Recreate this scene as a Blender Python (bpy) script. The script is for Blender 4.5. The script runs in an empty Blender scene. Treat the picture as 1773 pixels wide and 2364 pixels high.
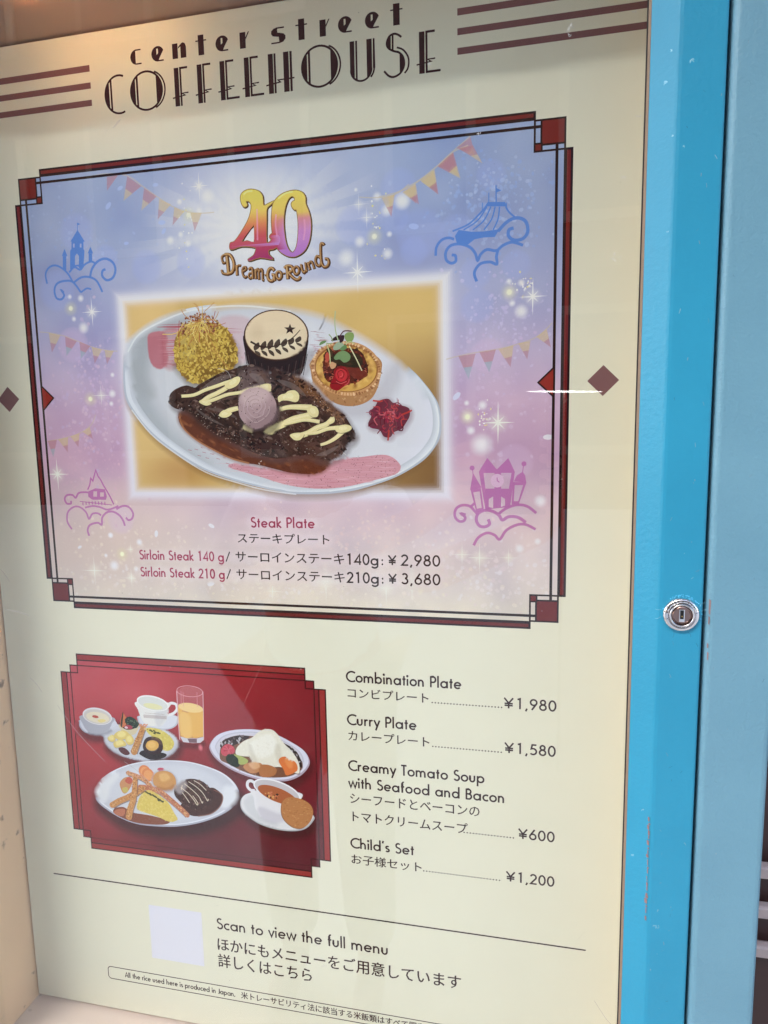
import bpy, math, random
from mathutils import Vector, Matrix
from mathutils.geometry import tessellate_polygon

# ---------------------------------------------------------------- scene, camera, light
# Board millimetres: x right, y up, t = distance out from the poster towards the street. U turns them into metres.
U = 0.0012
GLASS_F = .047; LAMP = 170.0
def W(x, y, t=0.0): return Vector((x * U, -t * U, y * U))

sc = bpy.context.scene
COL = sc.collection
sc.render.engine = 'CYCLES'
sc.cycles.transparent_max_bounces = 96
sc.cycles.max_bounces = 8
sc.cycles.use_denoising = True
sc.cycles.use_light_tree = False
sc.view_settings.view_transform = 'Standard'
sc.view_settings.look = 'None'
sc.view_settings.gamma = 1
sc.view_settings.exposure = 2.38

cam_d = bpy.data.cameras.new('camera')
cam = bpy.data.objects.new('camera', cam_d); COL.objects.link(cam)
cam_d.sensor_fit = 'VERTICAL'; cam_d.sensor_height = 24.0
cam_d.lens = 24.0 * 1515.0 / 2364.0
cam_d.clip_start = 0.01; cam_d.clip_end = 500
R3 = ((0.97722, 0.01824, 0.21143), (0.00914, 0.99176, -0.12782), (-0.21201, 0.12684, 0.96900))
right = Vector((R3[0][0], R3[0][2], -R3[0][1])); down = Vector((R3[1][0], R3[1][2], -R3[1][1])); fwd = Vector((R3[2][0], R3[2][2], -R3[2][1]))
M = Matrix.Identity(4)
for i in range(3):
    M[i][0] = right[i]; M[i][1] = -down[i]; M[i][2] = -fwd[i]
M.translation = W(173.75, -6.0, 444.0)
cam.matrix_world = M
sc.camera = cam

world = bpy.data.worlds.new("World"); sc.world = world; world.use_nodes = True
nt = world.node_tree
bg = nt.nodes['Background']
sky = nt.nodes.new('ShaderNodeTexSky'); sky.sky_type = 'NISHITA'; sky.sun_disc = False
SUN_EL, SUN_AZ = 40.0, 206.0        # azimuth clockwise from +Y
sky.sun_elevation = math.radians(SUN_EL); sky.sun_rotation = math.radians(SUN_AZ)
sky.air_density = 1.0; sky.dust_density = 2.8; sky.ozone_density = 1.0
nt.links.new(sky.outputs[0], bg.inputs[0]); bg.inputs[1].default_value = 0.15

sun_d = bpy.data.lights.new('sun', 'SUN'); sun_d.energy = 1.5; sun_d.angle = math.radians(32); sun_d.color = (1.0, 0.985, 0.965)
sun = bpy.data.objects.new('sun', sun_d); COL.objects.link(sun)
az = math.radians(SUN_AZ); el = math.radians(SUN_EL)
sd = Vector((math.sin(az) * math.cos(el), math.cos(az) * math.cos(el), math.sin(el)))
sun.rotation_euler = sd.to_track_quat('Z', 'Y').to_euler()
sun.location = sd * 8

# ---------------------------------------------------------------- helpers
def lin(c):
    return tuple(((v / 255) / 12.92 if v / 255 <= 0.04045 else ((v / 255 + 0.055) / 1.055) ** 2.4) for v in c)
def tag(o, label=None, cat=None, group=None, kind=None):
    if label: o['label'] = label
    if cat: o['category'] = cat
    if group: o['group'] = group
    if kind: o['kind'] = kind
    return o
def empty(name, loc=(0, 0, 0)):
    o = bpy.data.objects.new(name, None); o.empty_display_size = .05; o.location = loc; COL.objects.link(o); return o
def set_parent(o, parent):
    o.parent = parent
    o.matrix_parent_inverse = Matrix.Translation(-Vector(parent.location)) if parent.type == 'EMPTY' else Matrix.Identity(4)
def nodes(name):
    m = bpy.data.materials.new(name); m.use_nodes = True
    n = m.node_tree.nodes; l = m.node_tree.links
    return m, n, l, n['Principled BSDF']
def noise_fac(n, l, scale, detail=3, coord='Object', rough=.55):
    tc = n.new('ShaderNodeTexCoord'); nz = n.new('ShaderNodeTexNoise')
    nz.inputs['Scale'].default_value = scale; nz.inputs['Detail'].default_value = detail; nz.inputs['Roughness'].default_value = rough
    l.new(tc.outputs[coord], nz.inputs['Vector']); return nz
def paint(name, rgb, rough=.4, var=.06, scale=40, bump=0.0, bscale=300, metallic=0, spec=.5, rgb2=None, coat=0, streak=0):
    m, n, l, p = nodes(name)
    c = lin(rgb)
    nz = noise_fac(n, l, scale, 5)
    mix = n.new('ShaderNodeMix'); mix.data_type = 'RGBA'
    mix.inputs[6].default_value = (*[v * (1 - var) for v in c], 1)
    mix.inputs[7].default_value = (*([min(1, v * (1 + var)) for v in c] if rgb2 is None else lin(rgb2)), 1)
    l.new(nz.outputs['Fac'], mix.inputs[0]); l.new(mix.outputs[2], p.inputs['Base Color'])
    p.inputs['Roughness'].default_value = rough; p.inputs['Metallic'].default_value = metallic
    p.inputs['Specular IOR Level'].default_value = spec
    if coat: p.inputs['Coat Weight'].default_value = coat
    if bump:
        b = n.new('ShaderNodeBump'); b.inputs['Strength'].default_value = bump; b.inputs['Distance'].default_value = .0006
        n2 = noise_fac(n, l, bscale, 4); hgt = n2.outputs['Fac']
        if streak:       # brush marks drawn out up and down the metal
            mp_ = n.new('ShaderNodeMapping'); mp_.inputs['Scale'].default_value = (420, 420, 9); tc_ = n.new('ShaderNodeTexCoord'); n3 = n.new('ShaderNodeTexNoise'); n3.inputs['Scale'].default_value = 1; n3.inputs['Detail'].default_value = 3
            l.new(tc_.outputs['Object'], mp_.inputs[0]); l.new(mp_.outputs[0], n3.inputs['Vector']); ad_ = n.new('ShaderNodeMath'); ad_.operation = 'MULTIPLY_ADD'; ad_.inputs[1].default_value = streak
            l.new(n3.outputs['Fac'], ad_.inputs[0]); l.new(hgt, ad_.inputs[2]); hgt = ad_.outputs[0]
        l.new(hgt, b.inputs['Height']); l.new(b.outputs[0], p.inputs['Normal'])
    return m
def mesh_obj(name, verts, faces, mat, parent=None, smooth=False):
    me = bpy.data.meshes.new(name); me.from_pydata([tuple(v) for v in verts], [], faces); me.update()
    for m in (mat if isinstance(mat, (list, tuple)) else [mat]): me.materials.append(m)
    if smooth:
        for p in me.polygons: p.use_smooth = True
    o = bpy.data.objects.new(name, me); COL.objects.link(o)
    if parent: set_parent(o, parent)
    return o
class MB:
    def __init__(s): s.v = []; s.f = []
    def add(s, v, f):
        b = len(s.v); s.v += [Vector(q) for q in v]; s.f += [tuple(i + b for i in q) for q in f]; return s
    def box(s, a, b):
        x0, y0, z0 = a; x1, y1, z1 = b
        return s.add([(x0, y0, z0), (x1, y0, z0), (x1, y1, z0), (x0, y1, z0), (x0, y0, z1), (x1, y0, z1), (x1, y1, z1), (x0, y1, z1)],
                     [(0, 3, 2, 1), (4, 5, 6, 7), (0, 1, 5, 4), (1, 2, 6, 5), (2, 3, 7, 6), (3, 0, 4, 7)])
    def prism(s, prof, z0, z1, axis='y'):     # prof: (x,t) board section swept along board y; or (y,t) swept along x
        n = len(prof); vs = []
        for k in (z0, z1):
            for a, t in prof: vs.append(W(a, k, t) if axis == 'y' else W(k, a, t))
        fs = [(i, (i + 1) % n, n + (i + 1) % n, n + i) for i in range(n)] + [tuple(range(n))[::-1], tuple(range(n, 2 * n))]
        return s.add(vs, fs)
    def lathe(s, prof, c, ax, n=40, up=Vector((0, 0, 1))):   # prof: (r, h) along axis
        ax = Vector(ax).normalized(); a = ax.orthogonal().normalized(); b = ax.cross(a); vs = []; fs = []
        for r, h in prof:
            for i in range(n):
                th = 2 * math.pi * i / n; vs.append(Vector(c) + ax * h + (a * math.cos(th) + b * math.sin(th)) * r)
        for j in range(len(prof) - 1):
            for i in range(n): fs.append((j * n + i, j * n + (i + 1) % n, (j + 1) * n + (i + 1) % n, (j + 1) * n + i))
        return s.add(vs, fs)
    def build(s, name, mat, parent=None, smooth=False, bevel=0, seg=2):
        o = mesh_obj(name, s.v, s.f, mat, parent, smooth)
        if bevel:
            md = o.modifiers.new('b', 'BEVEL'); md.width = bevel; md.segments = seg; md.limit_method = 'ANGLE'
        return o

# ---------------------------------------------------------------- print: ink shapes laid on the poster
def ink_mat(name, soft):
    m, n, l, p = nodes(name)
    at = n.new('ShaderNodeVertexColor'); at.layer_name = 'ink'
    nz = noise_fac(n, l, 1400, 2)
    mr = n.new('ShaderNodeMapRange'); mr.inputs[3].default_value = .9; mr.inputs[4].default_value = 1.1
    l.new(nz.outputs['Fac'], mr.inputs[0])
    mx = n.new('ShaderNodeVectorMath'); mx.operation = 'SCALE'
    l.new(at.outputs['Color'], mx.inputs[0]); l.new(mr.outputs[0], mx.inputs['Scale'])
    l.new(mx.outputs[0], p.inputs['Base Color'])
    p.inputs['Roughness'].default_value = .6; p.inputs['Specular IOR Level'].default_value = .08
    if soft:      # a glaze: light crosses the ink film twice, so one crossing keeps the square root
        def mm(op, a, b=None):
            q = n.new('ShaderNodeMath'); q.operation = op
            for i, v in enumerate((a, b)):
                if v is None: continue
                if isinstance(v, (int, float)): q.inputs[i].default_value = v
                else: l.new(v, q.inputs[i])
            return q.outputs[0]
        T = mm('SQRT', mm('MAXIMUM', mm('SUBTRACT', 1.0, at.outputs['Alpha']), 0.0))
        cb = n.new('ShaderNodeCombineColor')
        for i in range(3): l.new(T, cb.inputs[i])
        tr = n.new('ShaderNodeBsdfTransparent'); l.new(cb.outputs[0], tr.inputs[0])
        gf = n.new('ShaderNodeNewGeometry'); al = mm('MULTIPLY', at.outputs['Alpha'], mm('SUBTRACT', 1.0, gf.outputs['Backfacing']))
        sc2 = n.new('ShaderNodeVectorMath'); sc2.operation = 'SCALE'; l.new(mx.outputs[0], sc2.inputs[0]); l.new(al, sc2.inputs['Scale'])
        df = n.new('ShaderNodeBsdfDiffuse'); l.new(sc2.outputs[0], df.inputs[0])
        ad = n.new('ShaderNodeAddShader'); l.new(tr.outputs[0], ad.inputs[0]); l.new(df.outputs[0], ad.inputs[1])
        l.new(ad.outputs[0], n['Material Output'].inputs['Surface']); n.remove(p)
    return m
INK = [ink_mat('printed_ink', False), ink_mat('printed_tint', True)]
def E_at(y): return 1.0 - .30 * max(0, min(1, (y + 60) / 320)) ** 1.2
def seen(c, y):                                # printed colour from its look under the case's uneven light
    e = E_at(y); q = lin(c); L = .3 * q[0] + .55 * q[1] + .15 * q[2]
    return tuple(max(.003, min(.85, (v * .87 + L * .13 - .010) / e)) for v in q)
def crom(pts, closed=True, k=5):
    pts = [p for i, p in enumerate(pts) if i == 0 or math.dist(p, pts[i - 1]) > .25]
    if closed and math.dist(pts[0], pts[-1]) < .25: pts.pop()
    n = len(pts); out = []
    rng = range(n) if closed else range(n - 1)
    for i in rng:
        g = lambda j: pts[j % n] if closed else pts[max(0, min(n - 1, j))]
        p0, p1, p2, p3 = g(i - 1), g(i), g(i + 1), g(i + 2)
        for s in range(k):
            t = s / k
            out.append(tuple(.5 * (2 * p1[d] + (-p0[d] + p2[d]) * t + (2 * p0[d] - 5 * p1[d] + 4 * p2[d] - p3[d]) * t * t + (-p0[d] + 3 * p1[d] - 3 * p2[d] + p3[d]) * t ** 3) for d in (0, 1)))
    if not closed: out.append(tuple(pts[-1][:2]))
    return out
def inside(p, poly):
    x, y = p; r = False; j = len(poly) - 1
    for i in range(len(poly)):
        xi, yi = poly[i]; xj, yj = poly[j]
        if (yi > y) != (yj > y) and x < (xj - xi) * (y - yi) / (yj - yi) + xi: r = not r
        j = i
    return r
def bbox(p): return min(q[0] for q in p), max(q[0] for q in p), min(q[1] for q in p), max(q[1] for q in p)
def area(p): return sum(p[i][0] * p[(i + 1) % len(p)][1] - p[(i + 1) % len(p)][0] * p[i][1] for i in range(len(p))) / 2
def offset(p, d):
    n = len(p); s = 1 if area(p) > 0 else -1; out = []
    for i in range(n):
        ax, ay = p[i - 1]; bx, by = p[(i + 1) % n]; dx, dy = bx - ax, by - ay; L = math.hypot(dx, dy) or 1
        out.append((p[i][0] + s * dy / L * d, p[i][1] - s * dx / L * d))
    return out
STEP = .0016
CELL = 2.0
HEIGHT = {}
def place(base, pts):
    # each shape lies one ink layer above whatever is already printed under it
    x0, x1, y0, y1 = bbox(pts); i0, i1, j0, j1 = (int(math.floor(v / CELL)) for v in (x0, x1, y0, y1))
    keys = [(base, i, j) for i in range(i0, i1 + 1) for j in range(j0, j1 + 1)]
    n = 1 + max(HEIGHT.get(k, 0) for k in keys)
    for k in keys: HEIGHT[k] = n
    return base + STEP * n
import numpy as np
RES = 2.0                                   # record of the print so far, cells per board millimetre
CAN = np.zeros((int(780 * RES), int(492 * RES), 3), np.float32)
CAN[:] = lin((223, 223, 205))
def under(x, y):
    u = (x + 246) * RES - .5; v = (y + 502) * RES - .5; i = int(u); j = int(v); fu = u - i; fv = v - j
    i = max(0, min(CAN.shape[1] - 2, i)); j = max(0, min(CAN.shape[0] - 2, j))
    q = (CAN[j, i] * (1 - fu) + CAN[j, i + 1] * fu) * (1 - fv) + (CAN[j + 1, i] * (1 - fu) + CAN[j + 1, i + 1] * fu) * fv
    return (float(q[0]), float(q[1]), float(q[2]))
def raster(p, c):
    (x0, y0), (x1, y1), (x2, y2) = [((x + 246) * RES - .5, (y + 502) * RES - .5) for x, y in p]
    d = (x1 - x0) * (y2 - y0) - (x2 - x0) * (y1 - y0)
    if abs(d) < 1e-6: return
    i0 = max(0, math.ceil(min(x0, x1, x2))); i1 = min(CAN.shape[1] - 1, math.floor(max(x0, x1, x2)))
    j0 = max(0, math.ceil(min(y0, y1, y2))); j1 = min(CAN.shape[0] - 1, math.floor(max(y0, y1, y2)))
    if i1 < i0 or j1 < j0: return
    if (i1 - i0 + 1) * (j1 - j0 + 1) <= 6:
        for j in range(j0, j1 + 1):
            for i in range(i0, i1 + 1):
                b = ((i - x0) * (y2 - y0) - (x2 - x0) * (j - y0)) / d; g = ((x1 - x0) * (j - y0) - (i - x0) * (y1 - y0)) / d
                if b >= -.01 and g >= -.01 and b + g <= 1.01:
                    for k in range(3): CAN[j, i, k] = c[0][k] * (1 - b - g) + c[1][k] * b + c[2][k] * g
        return
    X = np.arange(i0, i1 + 1, dtype=np.float32)[None, :] - x0; Y = np.arange(j0, j1 + 1, dtype=np.float32)[:, None] - y0
    b = (X * (y2 - y0) - (x2 - x0) * Y) / d; g = ((x1 - x0) * Y - X * (y1 - y0)) / d
    m = (b >= -.001) & (g >= -.001) & (b + g <= 1.001)
    if not m.any(): return
    b = b[m][:, None]; g = g[m][:, None]; C0, C1, C2 = (np.array(q[:3], np.float32) for q in c)
    CAN[j0:j1 + 1, i0:i1 + 1][m] = C0 * (1 - b - g) + C1 * b + C2 * g
def split(pts, cols, tris, lim=1.6):
    mid = {}; out = []; st = list(tris)
    def mp(a, b):
        k = (a, b) if a < b else (b, a)
        if k not in mid:
            pts.append(((pts[a][0] + pts[b][0]) / 2, (pts[a][1] + pts[b][1]) / 2)); cols.append(tuple((u + v) / 2 for u, v in zip(cols[a], cols[b]))); mid[k] = len(pts) - 1
        return mid[k]
    while st:
        a, b, c = st.pop(); e = [(math.dist(pts[a], pts[b]), a, b, c), (math.dist(pts[b], pts[c]), b, c, a), (math.dist(pts[c], pts[a]), c, a, b)]
        L, a, b, c = max(e)
        if L < lim: out.append((a, b, c)); continue
        m = mp(a, b); st += [(a, m, c), (m, b, c)]
    return out
class Ink:
    def __init__(s, base=.02, lim=2.4): s.lim = lim; s.jobs = None; s.v = []; s.f = []; s.c = []; s.m = []; s.base = base
    def lay(s, pts): return place(s.base, pts)
    def flush(s):
        for j in s.jobs: raster(*j)
        s.jobs = None
    def col(s, c, x, y, a):
        if callable(c): c = c(x, y)
        if len(c) == 4: a = a * c[3]; c = c[:3]
        return (*seen(c, y), a)
    def raw(s, pts, faces, cols, soft, t, jit=False):
        if t is None: t = s.lay(pts)
        if jit and len(faces) > 2:        # pieces of one stroke that may cross lie a hair apart
            top = s.jobs is None
            if top: s.jobs = []
            for k, f in enumerate(faces):
                s.raw([pts[i] for i in f], [tuple(range(len(f)))], [cols[i] for i in f], soft, t + (k % 5) * .12 * STEP)
            if top: s.flush()
            return
        if s.base < 1:                 # print: tints are mixed with what is already printed, so every shape is plain opaque ink
            tris = [(f[0], f[k], f[k + 1]) for f in faces for k in range(1, len(f) - 1)]
            pts = [tuple(p[:2]) for p in pts]; cols = [tuple(c) for c in cols]
            if soft or any(c[3] < .99 for c in cols):
                tris = split(pts, cols, tris, s.lim)
                for n_, c in enumerate(cols):
                    if c[3] < .995:
                        g = under(*pts[n_]); cols[n_] = (c[0] * c[3] + g[0] * (1 - c[3]), c[1] * c[3] + g[1] * (1 - c[3]), c[2] * c[3] + g[2] * (1 - c[3]), 1.0)
            for f in tris:
                if s.jobs is None: raster([pts[i] for i in f], [cols[i] for i in f])
                else: s.jobs.append(([pts[i] for i in f], [cols[i] for i in f]))
            faces = tris; soft = False
        b = len(s.v); s.v += [W(x, y, t) for x, y in pts]; s.c += cols
        for f in faces:
            ar = sum(pts[f[i - 1]][0] * pts[f[i]][1] - pts[f[i]][0] * pts[f[i - 1]][1] for i in range(len(f)))
            if ar < 0: f = tuple(f)[::-1]
            s.f.append(tuple(i + b for i in f)); s.m.append(1 if soft else 0)
    def poly(s, pts, c, a=1.0, holes=(), t=None):
        loops = [pts, *holes]; flat = [q for L in loops for q in L]
        tris = tessellate_polygon([[Vector((x, y, 0)) for x, y in L] for L in loops])
        out = []
        for f in tris:
            p0, p1, p2 = (flat[i] for i in f)
            ar = (p1[0] - p0[0]) * (p2[1] - p0[1]) - (p2[0] - p0[0]) * (p1[1] - p0[1])
            if abs(ar) > 1e-9: out.append(tuple(f) if ar > 0 else tuple(f)[::-1])
        s.raw(flat, out, [s.col(c, x, y, a) for x, y in flat], a < 1 or (not callable(c) and len(c) == 4), t)
        return s
    def rect(s, x0, y0, x1, y1, c, a=1.0): return s.poly([(x0, y0), (x1, y0), (x1, y1), (x0, y1)], c, a)
    def shape(s, pts, c, a=1.0, k=5): return s.poly(crom(pts, True, k), c, a)
    def ring(s, outer, inner, c, a=1.0):                # same number of points: band
        n = len(outer); t = None; fs = [(i, (i + 1) % n, n + (i + 1) % n, n + i) for i in range(n)]
        s.raw(outer + inner, fs, [s.col(c, x, y, a) for x, y in outer + inner], a < 1, t); return s
    def soft(s, pts, c, feather, a=1.0, sm=True):        # filled shape with a feathered rim
        p = crom(pts, True, 5) if sm else pts
        q = offset(p, feather); t = s.lay(q); s.jobs = []; s.poly(p, c, a if a < 1 else .999, t=t + .7 * STEP); n = len(p)
        fs = [(i, (i + 1) % n, n + (i + 1) % n, n + i) for i in range(n)]
        s.raw(p + q, fs, [s.col(c, x, y, a) for x, y in p] + [s.col(c, x, y, 0) for x, y in q], True, t, jit=True); s.flush(); return s
    def stroke(s, pts, w, c, a=1.0, t=None, w1=None, taper=0):
        n = len(pts); L = []; Rr = []
        w1 = w if w1 is None else w1
        for i in range(n):
            x, y = pts[i][:2]
            if i == 0: dx, dy = pts[1][0] - x, pts[1][1] - y; k = 1
            elif i == n - 1: dx, dy = x - pts[i - 1][0], y - pts[i - 1][1]; k = 1
            else:
                ax, ay = x - pts[i - 1][0], y - pts[i - 1][1]; bx, by = pts[i + 1][0] - x, pts[i + 1][1] - y
                la = math.hypot(ax, ay) or 1; lb = math.hypot(bx, by) or 1; ax /= la; ay /= la; bx /= lb; by /= lb
                dx, dy = ax + bx, ay + by; k = min(2.2, 1 / max(.3, math.sqrt(max(1e-6, (1 + ax * bx + ay * by) / 2))))
            l = math.hypot(dx, dy) or 1
            f = i / (n - 1); h = (w + (w1 - w) * f) / 2 * k
            if taper: h *= max(.12, math.sin(math.pi * min(1, max(0, f))) ** taper)
            nx, ny = -dy / l * h, dx / l * h; L.append((x + nx, y + ny)); Rr.append((x - nx, y - ny))
        fs = [(n + i, n + i + 1, i + 1, i) for i in range(n - 1)]
        s.raw(L + Rr, fs, [s.col(c, x, y, a) for x, y in L + Rr], a < 1, t, jit=True); return s
    def curve(s, pts, w, c, a=1.0, k=5, **kw): return s.stroke(crom(pts, False, k), w, c, a, **kw)
    def ell(s, cx, cy, rx, ry, c, a=1.0, rot=0, n=20, t=None):
        cr, sr = math.cos(rot), math.sin(rot); p = []
        for i in range(n):
            u, v = rx * math.cos(2 * math.pi * i / n), ry * math.sin(2 * math.pi * i / n); p.append((cx + u * cr - v * sr, cy + u * sr + v * cr))
        s.raw(p, [tuple(range(n))], [s.col(c, x, y, a) for x, y in p], a < 1, t); return s
    def blob(s, cx, cy, rx, ry, c, a=1.0, rot=0, n=20, prof=((0, 1), (.35, .8), (.65, .4), (.85, .12), (1, 0)), t=None):
        cr, sr = math.cos(rot), math.sin(rot); p = [(cx, cy)]; al = [prof[0][1] * a]
        for k, g in prof[1:]:
            for i in range(n):
                u, v = k * rx * math.cos(2 * math.pi * i / n), k * ry * math.sin(2 * math.pi * i / n); p.append((cx + u * cr - v * sr, cy + u * sr + v * cr)); al.append(g * a)
        fs = [(0, 1 + i, 1 + (i + 1) % n) for i in range(n)]
        for j in range(len(prof) - 2):
            b = 1 + j * n; d = b + n
            fs += [(b + i, d + i, d + (i + 1) % n, b + (i + 1) % n) for i in range(n)]
        s.raw(p, fs, [s.col(c, x, y, g) for (x, y), g in zip(p, al)], True, t); return s
    def scatter(s, region, count, fn, rnd, slab=.03):
        x0, x1, y0, y1 = bbox(region); k = 0; tries = 0
        while k < count and tries < count * 12:
            tries += 1; x = rnd.uniform(x0, x1); y = rnd.uniform(y0, y1)
            if inside((x, y), region):
                fn(x, y, None); k += 1
        return s
    def grid(s, x0, y0, x1, y1, nx, ny, c, t=None):
        p = [(x0 + (x1 - x0) * i / nx, y0 + (y1 - y0) * j / ny) for j in range(ny + 1) for i in range(nx + 1)]
        w = nx + 1; fs = [(j * w + i, j * w + i + 1, (j + 1) * w + i + 1, (j + 1) * w + i) for j in range(ny) for i in range(nx)]
        s.raw(p, fs, [s.col(c, x, y, 1) for x, y in p], False, t); return s
    def build(s, name, parent, **kw):
        me = bpy.data.meshes.new(name); me.from_pydata([tuple(v) for v in s.v], [], s.f)
        for m in INK: me.materials.append(m)
        me.polygons.foreach_set('material_index', s.m)
        ca = me.color_attributes.new('ink', 'FLOAT_COLOR', 'POINT')
        ca.data.foreach_set('color', [v for c in s.c for v in c])
        me.update()
        o = bpy.data.objects.new(name, me); COL.objects.link(o); set_parent(o, parent)
        tag(o, **kw)
        return o

# ---------------------------------------------------------------- lettering
def arc(cx, cy, rx, ry, a0, a1, n=None):
    n = n or max(4, int(abs(a1 - a0) / 18)); return [(cx + rx * math.cos(math.radians(a0 + (a1 - a0) * i / n)), cy + ry * math.sin(math.radians(a0 + (a1 - a0) * i / n))) for i in range(n + 1)]
S_ = .06; O_ = [arc(.31, .31, .25, .255, 0, 360, 24)]
def arch(x, w=.36): return [(x, .0), (x, .36)][0:0] + [(x, .30)] + arc(x + w / 2, .345, w / 2, .22, 180, 0) + [(x + w, 0)]
FONT = {
 ' ': (.32, []), 'a': (.70, O_ + [[(.575, .62), (.575, 0)]]), 'b': (.68, O_ + [[(.06, 1.06), (.06, 0)]]), 'c': (.50, [arc(.31, .31, .25, .255, 52, 308)]),
 'd': (.70, O_ + [[(.575, 1.06), (.575, 0)]]), 'e': (.65, [[(.06, .31), (.56, .31)] , arc(.31, .31, .25, .255, 0, 318)]),
 'f': (.34, [[(.13, 0), (.13, .84)] + arc(.25, .84, .12, .16, 180, 75), [(.01, .57), (.30, .57)]]),
 'g': (.70, O_ + [[(.575, .62), (.575, .0)] + arc(.325, -.03, .25, .21, 0, -155)]),
 'h': (.59, [[(.06, 1.06), (.06, 0)], arch(.06, .37)]), 'i': (.19, [[(.06, .62), (.06, 0)], arc(.06, .86, .035, .035, 0, 360, 8)]),
 'j': (.2, [[(.06, .62), (.06, -.3)]]), 'k': (.50, [[(.06, 1.06), (.06, 0)], [(.40, .62), (.10, .32), (.43, 0)]]), 'l': (.19, [[(.06, 1.06), (.06, 0)]]),
 'm': (.93, [[(.06, .62), (.06, 0)], arch(.06, .36), arch(.42, .36)]), 'n': (.59, [[(.06, .62), (.06, 0)], arch(.06, .37)]), 'o': (.65, O_),
 'p': (.68, O_ + [[(.06, .62), (.06, -.32)]]), 'r': (.36, [[(.06, .62), (.06, 0)], [(.06, .32)] + arc(.22, .36, .15, .20, 170, 55)]),
 's': (.42, [arc(.20, .445, .125, .115, 35, 265) + arc(.20, .185, .14, .125, 82, -150)]), 't': (.32, [[(.14, .86), (.14, 0)], [(0, .57), (.28, .57)]]),
 'u': (.57, [[(.06, .62), (.06, .27)] + arc(.245, .27, .185, .215, 180, 360) + [(.43, .62)]]), 'v': (.50, [[(.02, .62), (.24, .03), (.46, .62)]]),
 'w': (.80, [[(.02, .62), (.20, .03), (.39, .60), (.58, .03), (.76, .62)]]), 'y': (.52, [[(.02, .62), (.255, .05)], [(.48, .62), (.14, -.32)]]),
 'A': (.72, [[(.02, 0), (.34, .97), (.66, 0)], [(.13, .3), (.55, .3)]]), 'B': (.58, [[(.07, 0), (.07, 1)], [(.07, .945), (.25, .945)] + arc(.25, .735, .18, .21, 90, -90) + [(.07, .525)], [(.27, .525)] + arc(.27, .29, .21, .235, 90, -90) + [(.07, .055)]]),
 'C': (.80, [arc(.52, .5, .46, .45, 50, 310, 20)]), 'J': (.38, [[(.27, 1), (.27, .2)] + arc(.13, .2, .14, .15, 0, -130)]), 'P': (.56, [[(.07, 0), (.07, 1)], [(.07, .945), (.27, .945)] + arc(.27, .70, .2, .245, 90, -90) + [(.07, .455)]]),
 'S': (.56, [arc(.27, .745, .18, .20, 40, 262) + arc(.27, .28, .215, .235, 80, -155)]), 'T': (.5, [[(.24, 0), (.24, 1)], [(.0, .945), (.48, .945)]]),
 '0': (.60, [arc(.29, .5, .225, .445, 0, 360, 28)]), '1': (.60, [[(.12, .87), (.30, .95), (.30, 0)]]), '2': (.60, [arc(.28, .70, .21, .245, 165, -32, 12) + [(.08, .055), (.54, .055)]]),
 '3': (.60, [arc(.27, .74, .18, .205, 150, -80) , arc(.27, .29, .215, .235, 85, -155)]), '4': (.62, [[(.45, 0), (.45, .94), (.05, .26), (.58, .26)]]),
 '5': (.60, [[(.50, .945), (.20, .945), (.13, .57)] + arc(.26, .33, .24, .275, 110, -140)]), '6': (.60, [arc(.29, .31, .22, .255, 0, 360, 22), [(.42, 1), (.09, .42)]]),
 '8': (.60, [arc(.29, .745, .165, .20, 0, 360, 20), arc(.29, .29, .215, .235, 0, 360, 22)]), '9': (.60, [arc(.29, .69, .22, .255, 0, 360, 22), [(.16, 0), (.49, .58)]]),
 ',': (.26, [[(.14, .10), (.05, -.16)]]), '.': (.2, [arc(.07, .06, .035, .035, 0, 360, 8)]), ':': (.24, [arc(.1, .10, .035, .035, 0, 360, 8), arc(.1, .50, .035, .035, 0, 360, 8)]),
 "'": (.2, [[(.11, 1.05), (.05, .80)]]), '/': (.42, [[(.02, -.12), (.36, 1.06)]]), '-': (.3, [[(.03, .3), (.26, .3)]]),
 'Y': (.62, [[(.04, 1), (.29, .50), (.54, 1)], [(.29, .5), (.29, 0)], [(.06, .47), (.52, .47)], [(.06, .28), (.52, .28)]]),
}
def halo_row(ink, x0, x1, y, h, c, a=.22):
    n = max(2, int((x1 - x0) / (h * .45)))
    for i in range(n + 1): ink.blob(x0 + (x1 - x0) * i / n, y + h * .42, h * .95, h * .95, c, a)
def text(ink, s, x0, x1, y, h, c, wt=.105, track=0.06, halo=None):
    wt = wt * 1.32
    adv = sum(FONT[q][0] + track for q in s) - track; kx = (x1 - x0) / (adv - .06) ; x = x0
    if halo:
        for q in s: pass
        halo_row(ink, x0, x1, y, h, halo)
    for q in s:
        for i, st in enumerate(FONT[q][1]):
            ink.stroke([(x + px * kx, y + py * h) for px, py in st], wt * h, c)
        x += (FONT[q][0] + track) * kx
DG = None
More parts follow.
